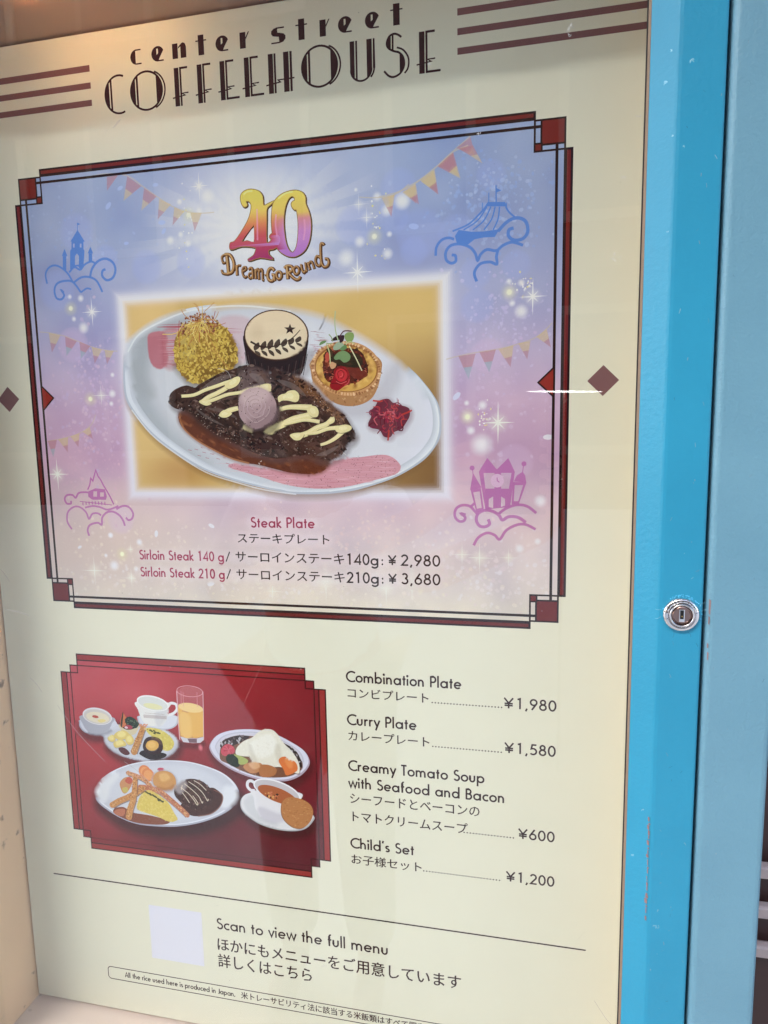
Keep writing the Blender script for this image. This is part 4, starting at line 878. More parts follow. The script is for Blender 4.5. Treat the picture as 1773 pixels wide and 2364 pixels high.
for q in ([(-8.6,144.5),(-8.8,134.3),(-9.1,124.0)], [(5.1,139.9),(4.5,133.2),(5.3,125.4)], [(25.2,134.9),(25.3,128.1),(24.1,121.5)]): em.curve(q, 1.2, (226, 150, 190), .5)
em.build('anniversary_numeral', panel, label='rainbow coloured numeral 40 with gold edging')
dg = Ink()
strokes = [([(-34.0,116.4),(-30.4,116.0),(-28.1,112.3),(-27.6,107.9),(-29.3,104.3),(-33.0,103.3)], 2.0), ([(-32.6,115.2),(-32.2,109.9),(-31.9,103.9)], 2.2), ([(-33.6,116.5),(-36.3,115.0),(-35.7,111.1),(-33.7,111.1)], 1.3), ([(-36.9,106.3),(-36.1,104.0),(-32.5,103.1)], 1.5),
 ([(-25.6,108.6),(-25.5,101.8)], 1.8), ([(-25.5,106.9),(-24.0,108.5),(-22.3,108.2)], 1.2), ([(-21.1,104.1),(-18.7,105.4),(-19.0,107.0),(-20.6,106.7),(-21.5,104.7),(-21.0,101.7),(-19.5,100.1),(-18.1,101.1)], 1.3),
 ([(-16.8,105.0),(-15.0,106.2),(-13.9,104.7),(-14.0,98.7)], 1.5), ([(-14.0,102.6),(-16.1,102.6),(-16.9,100.6),(-15.7,99.2),(-14.0,100.7)], 1.2), ([(-11.7,105.1),(-11.6,98.5)], 1.6), ([(-11.4,103.5),(-10.0,105.1),(-9.3,103.5),(-9.3,97.9)], 1.4), ([(-8.9,103.3),(-7.4,104.8),(-6.6,103.2),(-6.6,98.1),(-5.5,97.3)], 1.4),
 ([(-5.0,100.8),(-3.8,100.7)], .9), ([(2.2,103.1),(0.6,104.9),(-1.5,104.4),(-2.9,101.4),(-2.4,97.9),(-0.5,96.5),(1.4,97.4),(1.9,100.2),(0.2,100.6)], 1.9), ([(1.9,100.2),(2.4,96.3)], 1.2), ([(5.5,102.6),(3.8,101.4),(3.8,98.8),(5.3,97.3),(7.0,98.6),(7.1,101.2),(5.5,102.6)], 1.6), ([(8.4,101.0),(10.0,100.9)], .9),
 ([(11.5,105.2),(11.8,97.0)], 2.1), ([(9.4,104.3),(11.5,105.7),(14.7,105.2),(15.4,102.8),(12.4,100.9)], 1.7), ([(12.4,100.9),(15.1,98.1),(17.9,96.2),(20.2,96.7),(20.7,98.2)], 1.7), ([(18.2,105.0),(16.4,103.6),(16.6,101.0),(18.2,99.6),(19.9,101.1),(19.9,103.6),(18.2,105.0)], 1.5),
 ([(21.7,106.1),(22.3,102.4),(23.7,100.5),(25.1,102.2)], 1.5), ([(24.8,107.1),(25.3,102.2),(26.2,101.2)], 1.4), ([(26.4,107.0),(27.9,101.9)], 1.5), ([(26.9,105.5),(28.5,107.3),(29.8,106.4),(31.1,102.5)], 1.4),
 ([(38.4,117.3),(37.7,118.4),(36.3,118.3),(35.8,114.7),(36.1,107.0),(37.7,103.5),(40.2,103.6),(41.4,105.8),(40.7,108.2),(38.8,108.5)], 1.6), ([(35.6,109.4),(33.3,110.6),(32.0,108.1),(32.9,105.0),(35.0,104.3),(36.1,106.3)], 1.5)]
for dx, dy, c, ex in ((.45, -.4, (62, 36, 22), .6), (0, 0, (128, 82, 40), 0), (-.15, .2, (196, 152, 92), -1.05)):
    for q, w_ in strokes:
        dg.curve([(a + dx, b + dy) for a, b in q], max(.35, w_ + ex), c, k=4)
dg.build('anniversary_lettering', panel, label='curved bronze lettering Dream-Go-Round')
# ---- steak photograph
rnd = random.Random(21)
def edge_glow(s):
    global s_t
    s_t = s.lay(inner(0)); glow_bands(s, DS[6:])
pl = [(-118.4,47.5),(-116.6,55.9),(-108.2,65.8),(-93.9,72.7),(-75.7,79.4),(-55.1,82.5),(-34.9,83.2),(-15.3,82.1),(4.0,79.1),(22.9,75.0),(37.7,70.4)] + [(37.2,70.5),(55.5,60.5),(69.9,52.2),(84.2,42.7),(98.4,31.8),(106.8,22.5),(112.4,14.8)] + [(115.5,8.7),(117.3,-1.1),(116.5,-12.2),(112.0,-20.6),(104.8,-28.4),(93.9,-35.4),(82.8,-40.8),(67.8,-45.9),(52.6,-49.6),(33.4,-51.6),(9.9,-51.6)] + [(0.7,-49.9),(-11.2,-47.9),(-35.4,-42.0),(-59.8,-33.6),(-84.2,-19.2),(-102.5,-4.5),(-116.8,14.3),(-119.9,28.2)]
pl = [q for i, q in enumerate(pl)]
pcx, pcy = sum(a for a, b in pl) / len(pl), sum(b for a, b in pl) / len(pl)
def shr(p, k, dx=0, dy=0, c=None):
    cx, cy = c or (sum(a for a, b in p) / len(p), sum(b for a, b in p) / len(p)); return [(cx + (a - cx) * k + dx, cy + (b - cy) * k + dy) for a, b in p]
s = Ink(lim=7)
s.soft(shr(pl, .965, -1, -3.5), (128, 92, 50), 5, .6)
s.shape(pl, (178, 188, 204)); s.shape(shr(pl, .988, 0, .7), (214, 220, 230)); s.shape(shr(pl, .965, .4, 1.0), (196, 203, 215))
def plcol(x, y):
    k = max(0, min(1, (x + 110) / 220)); c = [168 + 42 * k, 175 + 36 * k, 184 + 40 * k]
    e = 14 * math.exp(-((x - 40) ** 2 / 90 ** 2 + (y + 10) ** 2 / 40 ** 2)); return tuple(min(255, v + e) for v in c)
inn = crom(shr(pl, .94, .6, 1.0), True, 3)
s.soft(inn[::3], (186, 193, 205), 3, .8); s.poly(inn, plcol)
s.soft(shr(pl, .80, 2, 2), (212, 214, 222), 12, .65)
s.soft([(-110.2,52.8),(-102.1,61.8),(-84.6,70.2),(-65.8,73.9),(-85.1,62.9),(-98.5,52.3),(-104.0,35.6),(-97.4,22.1),(-107.6,30.0)], (160, 165, 172), 8, .6)
s.curve([(-114.4,10.8),(-100.1,-6.9),(-81.8,-21.0),(-57.4,-35.6),(-33.0,-43.4),(-11.3,-48.8),(12.5,-51.9)], 1.0, (228, 232, 240), .6); s.curve([(37.3,-49.6),(67.9,-44.1),(93.1,-34.0),(110.6,-19.9),(115.4,-5.2),(113.7,8.7)], 1.0, (232, 236, 244), .6)
s.curve([(-114.5,53.0),(-105.1,64.7),(-88.7,72.3),(-65.4,79.3),(-40.0,81.3),(-15.4,80.2),(13.4,75.1)], 1.2, (224, 230, 238), .7)
s.build('plate', photo, label='white oval plate')
s = Ink()   # brushed pink sauce
PKD = (172, 84, 98); PKL = (206, 140, 150)
s.soft(crom([(-97.3,59.7),(-96.4,64.5),(-91.2,66.0),(-84.9,65.7),(-82.1,60.9),(-83.5,55.4),(-82.5,47.9),(-84.4,42.4),(-88.8,40.2),(-93.9,42.3),(-96.9,48.5)], True, 4)[::2], (186, 96, 110), 1.2, .9, sm=False)
s.soft([(-83.9,65.1),(-74.5,67.0),(-74.2,55.0),(-76.1,41.6),(-84.4,42.4)], PKD, 3, .5); s.soft([(-40.6,70.8),(-18.7,71.0),(-20.4,56.3),(-21.0,44.6),(-31.0,44.1)], (196, 116, 132), 3, .38)
for _ in range(54):
    y = rnd.uniform(405, 735); q0 = 420 + rnd.uniform(-40, 40); q1 = rnd.choice([1100, 1090, 700, 900]) * rnd.uniform(.8, 1.02)
    a = [(-125.9,113.1),(-23.9,106.2),(-133.5,19.3)]; m0 = lambda u, v: (a[0][0] + (a[1][0] - a[0][0]) * u / 1000 + (a[2][0] - a[0][0]) * v / 1000, a[0][1] + (a[1][1] - a[0][1]) * u / 1000 + (a[2][1] - a[0][1]) * v / 1000)
    dy = 0.048 * (q1 - q0) * 0
    s.stroke([m0(q0, y), m0((q0 + q1) / 2, y - 8), m0(q1, y)], rnd.uniform(.3, 1.1), rnd.choice([PKD, PKL, (190, 104, 118)]), rnd.uniform(.6, .95), taper=.35)
for _ in range(60):
    a = [(25.6,61.3),(35.4,60.8),(24.7,35.1)]; u = rnd.uniform(0, .9); v = rnd.uniform(0, 1); ln = rnd.uniform(.1, .35)
    x = a[0][0] + (a[1][0] - a[0][0]) * u + (a[2][0] - a[0][0]) * v; y = a[0][1] + (a[1][1] - a[0][1]) * u + (a[2][1] - a[0][1]) * v
    s.stroke([(x, y), (x + 10 * ln, y - .8 * ln), (x + 20 * ln, y - 2.2 * ln)], rnd.uniform(.2, .6), rnd.choice([(178, 110, 128), (150, 84, 104)]), .7, taper=.5)
sw = [(42.6,-27.9),(60.8,-25.7),(75.7,-24.2),(83.0,-25.9),(88.1,-30.4),(88.8,-34.0),(85.0,-37.9),(71.6,-41.5),(52.7,-45.9),(33.5,-47.9),(14.1,-46.7),(-1.6,-43.3),(-11.1,-40.3)] + [(-25.3,-36.3),(-38.6,-32.3),(-34.7,-29.4),(-15.4,-32.4),(8.4,-35.3),(36.5,-31.0)]
sw = crom(sw, True, 3)
s.poly(sw, (210, 142, 156), .95)
s.scatter(sw, 90, lambda x, y, t_: s.stroke([(x - rnd.uniform(4, 16), y + .6), (x, y), (x + rnd.uniform(3, 12), y + .5)], rnd.uniform(.2, .7), rnd.choice([(222, 168, 180), (200, 126, 142), (226, 182, 192)]), .6, t=t_, taper=.6), rnd, .1)
s.scatter(sw, 220, lambda x, y, t_: s.ell(x, y, rnd.uniform(.15, .45), rnd.uniform(.1, .3), (84, 40, 50), .85, rnd.uniform(0, 3), 6, t=t_), rnd, .05)
for x, y in [(-69.0,-19.4),(-63.9,-18.9),(-58.9,-17.8),(-53.9,-19.0),(-61.7,-23.5),(-55.5,-25.3),(-51.6,-22.4),(-57.8,-21.2),(-41.9,-24.8),(-39.6,-29.4),(-46.9,-25.9)]:
    s.stroke([(x - 1.2, y + .2), (x + 1.6, y - .5)], .5, (176, 96, 108), .7)
s.build('brushed_sauce', photo, label='pink sauce brushed across the plate')
s = Ink()   # rice
rd = crom([(-76.8,55.1),(-75.3,61.5),(-70.3,67.2),(-61.9,70.0),(-49.7,70.8),(-40.7,69.4),(-33.4,64.1),(-28.9,55.8),(-27.7,45.8),(-30.8,38.6),(-39.6,33.9),(-49.9,30.5),(-59.3,27.9),(-67.4,30.8),(-73.7,37.4),(-77.0,46.8)], True, 4)
s.soft([(a + 2, b - 2) for a, b in [(-75.8,45.8),(-28.1,42.1),(-37.6,32.4),(-58.3,27.5),(-72.4,34.5)]], (110, 96, 70), 4, .5)
s.poly(rd, (150, 112, 30))
s.soft([(-36.3,57.0),(-29.0,53.1),(-28.4,44.9),(-32.3,38.6),(-43.6,33.5),(-58.2,28.8),(-68.3,32.5),(-57.8,35.9),(-41.1,42.6)], (86, 64, 20), 5, .42)
s.soft([(-70.9,58.6),(-64.6,60.1),(-63.1,50.9),(-69.5,47.4)], (232, 214, 110), 5, .35)
s.scatter(rd, 620, lambda x, y, t_: s.ell(x, y, rnd.uniform(1.0, 1.6), rnd.uniform(.6, .9), rnd.choice([(204, 172, 54), (194, 160, 46), (214, 186, 74), (182, 146, 38), (202, 168, 50), (150, 114, 28)]), 1, rnd.uniform(0, 3), 8, t=t_), rnd, .1)
s.scatter(rd, 60, lambda x, y, t_: s.ell(x, y, rnd.uniform(.4, .9), rnd.uniform(.3, .6), (96, 72, 24), .8, rnd.uniform(0, 3), 7, t=t_), rnd, .03)
cr = crom([(-71.9,66.0),(-68.9,73.1),(-61.5,76.8),(-51.3,77.6),(-42.5,72.7),(-40.8,67.2),(-48.1,63.0),(-56.1,65.2),(-64.3,63.8),(-69.6,62.2)], True, 3)
s.scatter(cr, 230, lambda x, y, t_: s.ell(x, y, rnd.uniform(.5, 1.2), rnd.uniform(.35, .8), rnd.choice([(128, 78, 54), (158, 106, 70), (108, 62, 44), (184, 134, 84), (140, 70, 52)]), 1, rnd.uniform(0, 3), 7, t=t_), rnd, .1)
hub = [(-55.7,72.4)]
for _ in range(46):
    a = rnd.gauss(-1.5, .95); L = rnd.uniform(7, 19); x, y = hub[0][0] + rnd.gauss(0, 4.5), hub[0][1] + rnd.gauss(-1, 3)
    b = a + rnd.uniform(-.5, .5)
    s.curve([(x, y), (x + L * .5 * math.cos(a), y + L * .5 * math.sin(a)), (x + L * math.cos(b), y + L * math.sin(b))], rnd.uniform(.3, .6), rnd.choice([(222, 190, 80), (206, 168, 62), (232, 208, 110), (176, 92, 48), (190, 140, 54)]), 1, k=3)
for q in ([(-55.5,74.2),(-56.1,81.5),(-59.5,84.9)], [(-53.5,75.0),(-52.9,81.3),(-54.2,86.4)], [(-51.7,78.6),(-47.0,81.9),(-43.6,84.6)], [(-64.7,74.7),(-67.6,77.6),(-69.4,80.9)], [(-45.6,71.9),(-43.8,76.3),(-43.2,78.6)], [(-44.6,71.9),(-41.9,75.3),(-40.7,78.0)], [(-55.3,77.9),(-57.1,81.6),(-58.3,82.5)], [(-72.6,54.9),(-72.4,66.0),(-71.5,73.3)], [(-51.8,68.6),(-46.5,55.6),(-41.0,45.4),(-33.9,36.9)], [(-56.0,66.1),(-50.4,57.6),(-45.7,42.8)], [(-60.1,65.4),(-60.1,58.1),(-60.0,50.7)]):
    s.curve(q, .45, rnd.choice([(214, 178, 74), (190, 130, 50), (170, 70, 60)]), 1, k=4)
s.build('rice_mound', photo, label='yellow rice mound with crisp strands')
s = Ink()   # ramekin
s.soft([(-21.1,41.9),(2.2,36.5),(25.7,47.2),(27.4,41.8),(19.4,30.5),(-7.8,30.5)], (120, 110, 116), 4, .5)
rb = [(-22.9,60.0),(-21.8,49.1),(-19.7,39.5),(-14.4,36.6),(-2.7,33.9),(11.7,31.5),(18.0,31.4),(21.5,36.7),(24.3,49.0),(25.3,56.0),(22.3,59.7),(3.0,55.2),(-18.3,58.9)]
s.poly(crom(rb, True, 4), (46, 30, 30))
for i in range(19):
    u = i / 18; x0_, x1_ = 1062 + 455 * u, 1092 + 395 * u; yt = 605 + 100 * math.sin(math.pi * u) + 0; yb = 762 + 55 * u - 10 * (1 - math.sin(math.pi * u))
    a = [(-125.9,113.1),(-23.9,106.2),(-133.5,19.3)]; s.stroke([m0(x0_, yt), m0(x1_, yb)], .5, (78, 56, 54) if i % 2 else (24, 15, 16), .9)
cx_, cy_ = [(1.7,59.5)][0]; rx_, ry_ = 24.1, 17.6
s.ell(cx_, cy_, rx_, ry_, (56, 34, 28), 1, -.06, 40); s.ell(cx_, cy_ + .2, rx_ * .965, ry_ * .955, (140, 104, 76), 1, -.06, 40); s.ell(cx_, cy_ + .3, rx_ * .95, ry_ * .935, (222, 200, 164), 1, -.06, 40)
s.blob(cx_ + 8, cy_ - 6, 14, 9, (236, 220, 190), .6); s.blob(cx_ - 14, cy_ + 3, 8, 9, (200, 172, 136), .5)
CO = (58, 36, 30)
# plain leaf and star dusted in cocoa
s.curve([(-17.5,56.2),(-8.8,52.2),(1.9,52.6),(12.7,56.6),(19.6,62.4)], 1.4, CO, 1, w1=.5)
for i in range(7):
    u = i / 6; bx, by = [(-13.6,54.0)][0] if i == 0 else (0, 0)
    px_ = 1135 + 300 * u; py_ = 590 - 10 * u - 55 * u * u; L = 78 - 48 * abs(u - .35) ; s.shape([m0(px_, py_), m0(px_ - 8, py_ - L * .5), m0(px_ + 26, py_ - L), m0(px_ + 34, py_ - L * .4)], CO, .95, k=4)
    s.shape([m0(px_, py_), m0(px_ + 10, py_ + L * .35), m0(px_ + 44, py_ + L * .62), m0(px_ + 36, py_ + L * .2)], CO, .95, k=4)
st_ = [m0(1385 + (44 if i % 2 == 0 else 18) * math.cos(math.pi / 2 + i * math.pi / 5), 430 - (40 if i % 2 == 0 else 17) * math.sin(math.pi / 2 + i * math.pi / 5)) for i in range(10)]
s.poly(st_, CO)
s.build('ramekin', photo, label='dark ribbed ramekin with a pale top')
s = Ink()   # tart
s.soft([(34.1,20.8),(54.2,10.2),(73.6,17.5),(85.5,34.6),(86.1,25.5),(76.3,9.7),(61.5,4.3),(43.6,7.6)], (172, 168, 180), 7, .55)
sd_ = crom([(26.3,40.3),(26.4,33.9),(27.5,27.4),(31.9,21.6),(37.0,16.4),(43.7,11.6),(52.7,9.4),(61.6,10.3),(69.1,14.1),(73.6,21.0),(76.6,32.1),(76.2,39.8),(66.1,45.0),(36.5,46.3)], True, 4)
s.poly(sd_, (176, 124, 74))
s.scatter(sd_, 160, lambda x, y, t_: s.ell(x, y, rnd.uniform(.4, 1.3), rnd.uniform(.3, .8), rnd.choice([(196, 146, 94), (150, 98, 54), (206, 160, 108), (134, 84, 48)]), .7, rnd.uniform(0, 3), 7, t=t_), rnd, .05)
tc = [(51.6,35.0)][0]
s.ell(*tc, 24.8, 18.4, (198, 142, 86), 1, -.12, 44); s.ell(tc[0] + .2, tc[1] + .3, 22.6, 16.2, (150, 94, 40), 1, -.12, 44); s.ell(tc[0] + .1, tc[1] - .1, 21.6, 15.2, (212, 162, 62), 1, -.12, 44)
reg = arc(tc[0], tc[1], 21, 15, 0, 360, 30)[:-1]
s.scatter(reg, 120, lambda x, y, t_: s.blob(x, y, rnd.uniform(1.5, 4), rnd.uniform(1, 2.5), rnd.choice([(160, 92, 30), (228, 180, 84), (130, 70, 24), (232, 190, 90)]), .6, rnd.uniform(0, 3), 10, t=t_), rnd, .06)
for i in range(70):
    a = 2 * math.pi * i / 70; s.ell(tc[0] + 23.8 * math.cos(a), tc[1] + 17.3 * math.sin(a) - .12 * 23 * math.cos(a), rnd.uniform(.7, 1.4), rnd.uniform(.5, .9), rnd.choice([(222, 176, 120), (160, 104, 60), (236, 196, 146), (140, 84, 46)]), .85, a, 8)
rg = crom([(35.3,34.0),(36.4,44.6),(38.7,47.3),(47.8,49.0),(61.0,47.1),(66.0,39.9),(67.3,31.5),(62.0,26.8),(56.0,24.8),(39.6,26.1)], True, 4)
s.poly(rg, (84, 34, 22))
s.scatter(rg, 200, lambda x, y, t_: s.ell(x, y, rnd.uniform(.5, 1.7), rnd.uniform(.4, 1.2), rnd.choice([(120, 44, 24), (60, 24, 18), (150, 64, 34), (96, 34, 22), (186, 90, 60), (46, 26, 20)]), .9, rnd.uniform(0, 3), 8, t=t_), rnd, .08)
for q, c in (([(37.2,44.6),(38.7,46.6),(40.9,44.4),(39.3,40.3),(37.4,41.7)], (196, 72, 50)), ([(40.0,39.5),(44.5,39.3),(44.4,36.5),(41.4,35.2)], (214, 160, 110)), ([(50.4,37.0),(62.2,34.5),(67.2,30.1),(60.5,27.5),(54.0,31.2)], (112, 40, 28)), ([(41.6,43.7),(50.7,46.1),(60.9,44.3),(63.8,38.6),(59.3,35.3),(48.9,37.1),(42.3,40.1)], (44, 42, 26))): s.shape(q, c, .9)
for q, c in (([(43.5,42.9),(46.9,46.3),(51.4,46.8),(55.0,43.8),(54.2,40.4),(50.5,39.1),(47.5,41.3),(44.6,41.1)], (112, 144, 92)), ([(43.3,50.3),(47.1,53.3),(50.8,51.0),(47.7,48.3),(43.6,47.8)], (150, 170, 140)), ([(47.7,48.3),(51.5,51.0),(52.8,48.8),(49.9,47.2)], (96, 136, 80)), ([(51.3,57.3),(54.0,59.2),(57.6,58.3),(57.7,54.9),(55.3,52.2),(52.3,53.7)], (128, 156, 84)), ([(33.2,51.4),(34.4,53.8),(38.2,54.4),(37.4,53.0)], (104, 138, 84)), ([(41.6,54.2),(45.0,56.9),(48.0,57.4),(47.9,54.6),(44.9,54.1)], (48, 34, 34)), ([(48.0,56.7),(51.0,57.3),(50.5,53.8),(47.9,52.5)], (58, 36, 46)), ([(38.0,48.1),(40.3,49.4),(42.5,47.2),(41.6,43.7)], (70, 54, 34))): s.shape(q, c, 1, k=4)
for q, c in (([(46.8,54.0),(45.1,60.3),(44.7,67.3),(45.3,73.8)], (168, 186, 140)), ([(48.0,56.7),(51.0,60.1),(56.5,59.8)], (96, 50, 60)), ([(38.2,52.6),(40.4,52.2),(42.6,52.4)], (150, 170, 120)), ([(38.1,52.3),(40.2,46.6),(40.7,38.8)], (186, 190, 130)), ([(54.5,50.2),(59.4,40.9),(63.0,33.2)], (214, 208, 160)), ([(51.5,51.7),(55.3,52.9),(58.2,51.4)], (180, 190, 130)), ([(40.2,58.5),(42.0,56.3),(42.7,53.5)], (140, 160, 110))): s.curve(q, .75, c, 1)
rs = [(39.9,24.6),(42.7,29.5),(43.2,33.7),(45.9,36.1),(50.4,36.3),(53.3,33.4),(54.4,29.1),(53.8,24.9),(50.0,22.9),(45.5,20.3),(41.0,21.7)]
s.shape(rs, (150, 18, 26))
s.shape([(44.2,29.5),(44.7,33.3),(47.4,35.0),(51.1,33.8),(52.5,30.6),(50.9,27.1),(47.1,26.5)], (196, 30, 38))
for q in ([(46.4,28.7),(45.8,32.2),(48.1,33.9),(50.3,32.1),(49.4,28.9),(47.6,28.6)], [(44.2,28.0),(47.1,25.8),(51.6,27.1),(53.6,29.9)], [(40.7,25.3),(44.8,25.2),(48.6,23.6)], [(43.5,31.6),(45.1,35.1),(48.9,35.7),(52.5,33.1)]): s.curve(q, .5, (96, 8, 18), .9)
for q in ([(44.5,26.6),(47.8,25.1),(52.0,26.4)], [(47.2,29.4),(49.1,30.4),(48.8,32.1)], [(53.9,27.7),(53.1,25.3),(50.4,23.6)]): s.curve(q, .45, (226, 92, 88), .8)
s.build('tart', photo, label='round golden tart with herbs and a red rose garnish')
s = Ink()   # pickled cabbage
bt = crom([(66.5,-2.9),(68.8,2.0),(68.2,5.6),(71.9,9.1),(74.2,12.5),(80.8,13.8),(84.4,10.9),(89.4,9.3),(95.2,7.1),(95.8,2.2),(93.6,-2.0),(89.9,-6.9),(84.8,-8.9),(81.8,-12.4),(77.4,-11.7),(74.5,-7.3),(68.7,-5.8)], True, 4)
s.soft([(a + .8, b - 1.2) for a, b in bt[::4]], (150, 120, 136), 3, .6); s.poly(bt, (104, 18, 44), .95)
bc = [(81.7,1.1)][0]
for _ in range(75):
    a = rnd.uniform(0, 6.3); r = rnd.uniform(1, 11); x, y = bc[0] + r * math.cos(a) * 1.1, bc[1] + r * math.sin(a) * .95; a = rnd.uniform(0, 6.3); L = rnd.uniform(2.5, 6)
    s.curve([(x, y), (x + L * .5 * math.cos(a), y + L * .5 * math.sin(a)), (x + L * math.cos(a + .9), y + L * math.sin(a + .9))], rnd.uniform(.35, .9), rnd.choice([(140, 26, 60), (168, 40, 66), (186, 52, 54), (118, 16, 52), (96, 12, 40), (196, 84, 96)]), 1, k=3)
for q in ([(70.2,12.8),(74.9,12.2),(77.1,12.5)], [(90.8,3.0),(94.4,4.3),(97.3,5.6)], [(81.2,-7.4),(80.7,-11.7),(80.3,-14.6)]): s.curve(q, 1.1, (186, 46, 36), 1)
for q in ([(71.8,1.3),(68.1,3.5),(67.8,5.6),(70.0,6.6),(73.3,5.1)], [(84.4,10.5),(88.0,10.8),(90.5,8.6)], [(67.2,-4.3),(69.4,-5.5),(73.1,-4.4)]): s.curve(q, .6, (126, 30, 66), 1)
s.build('pickled_cabbage', photo, label='small heap of crimson shredded cabbage')
s = Ink(lim=2.2)   # steak
sau = crom([(-74.9,8.1),(-76.5,3.0),(-73.1,-3.9),(-63.5,-12.0),(-51.5,-19.0),(-39.4,-24.8),(-27.4,-28.9),(-15.3,-30.7),(-3.4,-33.6),(10.7,-36.7),(27.1,-37.3),(35.9,-33.2),(36.7,-26.6),(13.9,-15.3),(-33.1,3.3),(-62.1,11.8)], True, 4)
s.soft(sau[::3], (124, 66, 38), 2.5, .6); s.poly(sau, (98, 46, 24), .97)
s.curve([(-74.7,7.0),(-75.4,3.0),(-71.9,-4.5),(-62.3,-12.6),(-49.0,-20.0),(-35.8,-26.0),(-22.5,-29.5)], 1.3, (176, 112, 62), .8)
s.scatter(sau, 120, lambda x, y, t_: s.blob(x, y, rnd.uniform(1, 5), rnd.uniform(.6, 2.0), rnd.choice([(138, 72, 36), (76, 32, 18), (160, 92, 48)]), .5, -.5, 10, t=t_), rnd, .05)
stk = [(-83.2,16.9),(-81.8,21.9),(-76.3,25.5),(-68.6,27.4),(-62.3,25.6),(-58.7,27.6),(-49.8,31.8),(-41.1,35.5),(-31.3,37.8),(-22.2,40.1),(-14.5,38.9),(-7.6,35.6),(-3.0,33.5),(-2.2,37.8),(4.1,35.2),(15.6,30.7),(25.7,25.3),(33.5,17.0),(41.2,10.3),(49.0,4.2),(53.8,-2.9),(57.2,-9.4),(55.8,-13.7),(51.8,-16.9),(48.2,-22.3),(38.9,-27.9),(29.7,-27.4),(22.9,-24.3),(13.5,-24.2),(-0.7,-26.3),(-12.6,-23.9),(-24.5,-19.3),(-36.3,-13.0),(-48.3,-6.6),(-57.8,0.4),(-64.9,6.2),(-69.7,9.7),(-77.2,10.5),(-82.1,13.4)]
stp = crom(stk, True, 4)
s.soft([(a + 1.5, b - 2.2) for a, b in stk], (90, 70, 70), 3, .5)
s.poly(stp, (66, 44, 40))
def meat(x, y, t_):
    r = rnd.random(); k = rnd.uniform(.4, 1.6)
    c = (34, 22, 20) if r < .36 else (98, 70, 60) if r < .58 else (122, 96, 86) if r < .66 else (52, 30, 26) if r < .93 else (176, 160, 150)
    if r > .93: k *= .3
    s.ell(x, y, k * 1.3, k * .6, c, .85, rnd.choice([-.5, -.3, .9, .4]) + rnd.uniform(-.3, .3), 8, t=t_)
s.soft([(13.2,29.5),(25.7,24.2),(37.8,10.4),(48.9,1.5),(42.2,4.9),(30.0,16.0),(15.3,24.0)], (136, 90, 56), 4, .65)
s.soft([(-21.8,35.0),(-12.3,34.7),(-3.2,26.8),(-15.3,21.7),(-29.5,26.5)], (128, 104, 104), 4, .5)
s.soft([(-44.0,25.8),(-31.9,26.6),(-34.7,18.9),(-49.4,18.2)], (112, 88, 84), 4, .5)
s.soft([(-59.7,10.6),(-45.3,3.5),(-26.4,-10.3),(-45.9,-7.7),(-62.6,3.9)], (36, 20, 20), 6, .55)
s.soft([(24.3,-15.5),(37.0,-15.6),(48.5,-11.4),(46.0,-20.1),(36.7,-26.0),(27.5,-24.3)], (104, 72, 64), 4, .5)
s.scatter(stp, 90, lambda x, y, t_: s.blob(x, y, rnd.uniform(3, 8), rnd.uniform(1.5, 4), rnd.choice([(24, 14, 14), (24, 14, 14), (104, 76, 68), (92, 58, 44)]), .55, rnd.uniform(-1, .3), 12, t=t_), rnd, .04)
s.scatter(stp, 800, meat, rnd, .12)
def fib(x, y, t_):
    a = rnd.gauss(-.35, .45) if x < 10 else rnd.gauss(-1.0, .4); L = rnd.uniform(.8, 2.6)
    s.curve([(x - L * math.cos(a), y - L * math.sin(a)), (x + rnd.gauss(0, .2), y + rnd.gauss(0, .2)), (x + L * math.cos(a), y + L * math.sin(a))], rnd.uniform(.15, .45), rnd.choice([(112, 84, 74), (38, 24, 22), (136, 110, 100), (84, 56, 46), (30, 18, 18)]), .8, k=2, taper=.5)
s.scatter(stp, 330, fib, rnd)
for q, w_, al in (([(-56.4,24.5),(-43.8,30.3),(-31.5,33.7)], 4, .3), ([(-19.5,33.8),(-12.5,30.3),(-8.1,24.7)], 5, .32), ([(1.5,28.8),(13.0,24.1),(22.0,17.3)], 4, .25), ([(-52.3,10.4),(-40.1,7.9),(-30.6,3.2)], 3, .2), ([(14.7,6.6),(24.9,2.0),(32.8,-3.6)], 3.5, .25), ([(-62.2,10.7),(-52.7,3.7),(-40.7,-2.2)], 2.0, .22), ([(28.7,-24.3),(36.8,-22.2),(44.9,-17.9)], 3, .3)):
    s.curve(q, w_, (150, 134, 130), al, taper=.7)
s.scatter(stp, 70, lambda x, y, t_: s.ell(x, y, rnd.uniform(.2, .5), rnd.uniform(.15, .35), (214, 196, 184), .9, rnd.uniform(-1, .3), 6, t=t_), rnd, .03)
s.scatter(crom([(-62.4,7.3),(-45.4,0.2),(-21.7,-12.6),(-10.2,-24.0),(-26.9,-19.3),(-45.9,-8.9),(-60.3,0.4)], True, 3), 80, lambda x, y, t_: s.ell(x, y, rnd.uniform(.2, .6), rnd.uniform(.15, .35), rnd.choice([(190, 160, 140), (120, 60, 40)]), .8, rnd.uniform(0, 3), 6, t=t_), rnd, .03)
s.scatter(crom([(19.9,23.9),(35.6,13.7),(48.9,1.5),(55.4,-9.4),(46.5,-2.7),(32.1,9.5)], True, 3), 110, lambda x, y, t_: s.ell(x, y, rnd.uniform(.2, .8), rnd.uniform(.15, .4), rnd.choice([(190, 140, 96), (86, 48, 30), (160, 110, 70)]), .8, -.8, 6, t=t_), rnd, .03)
steak = s.build('steak', photo, label='grilled dark brown steak in gravy')
s = Ink(); YC = (226, 212, 150)
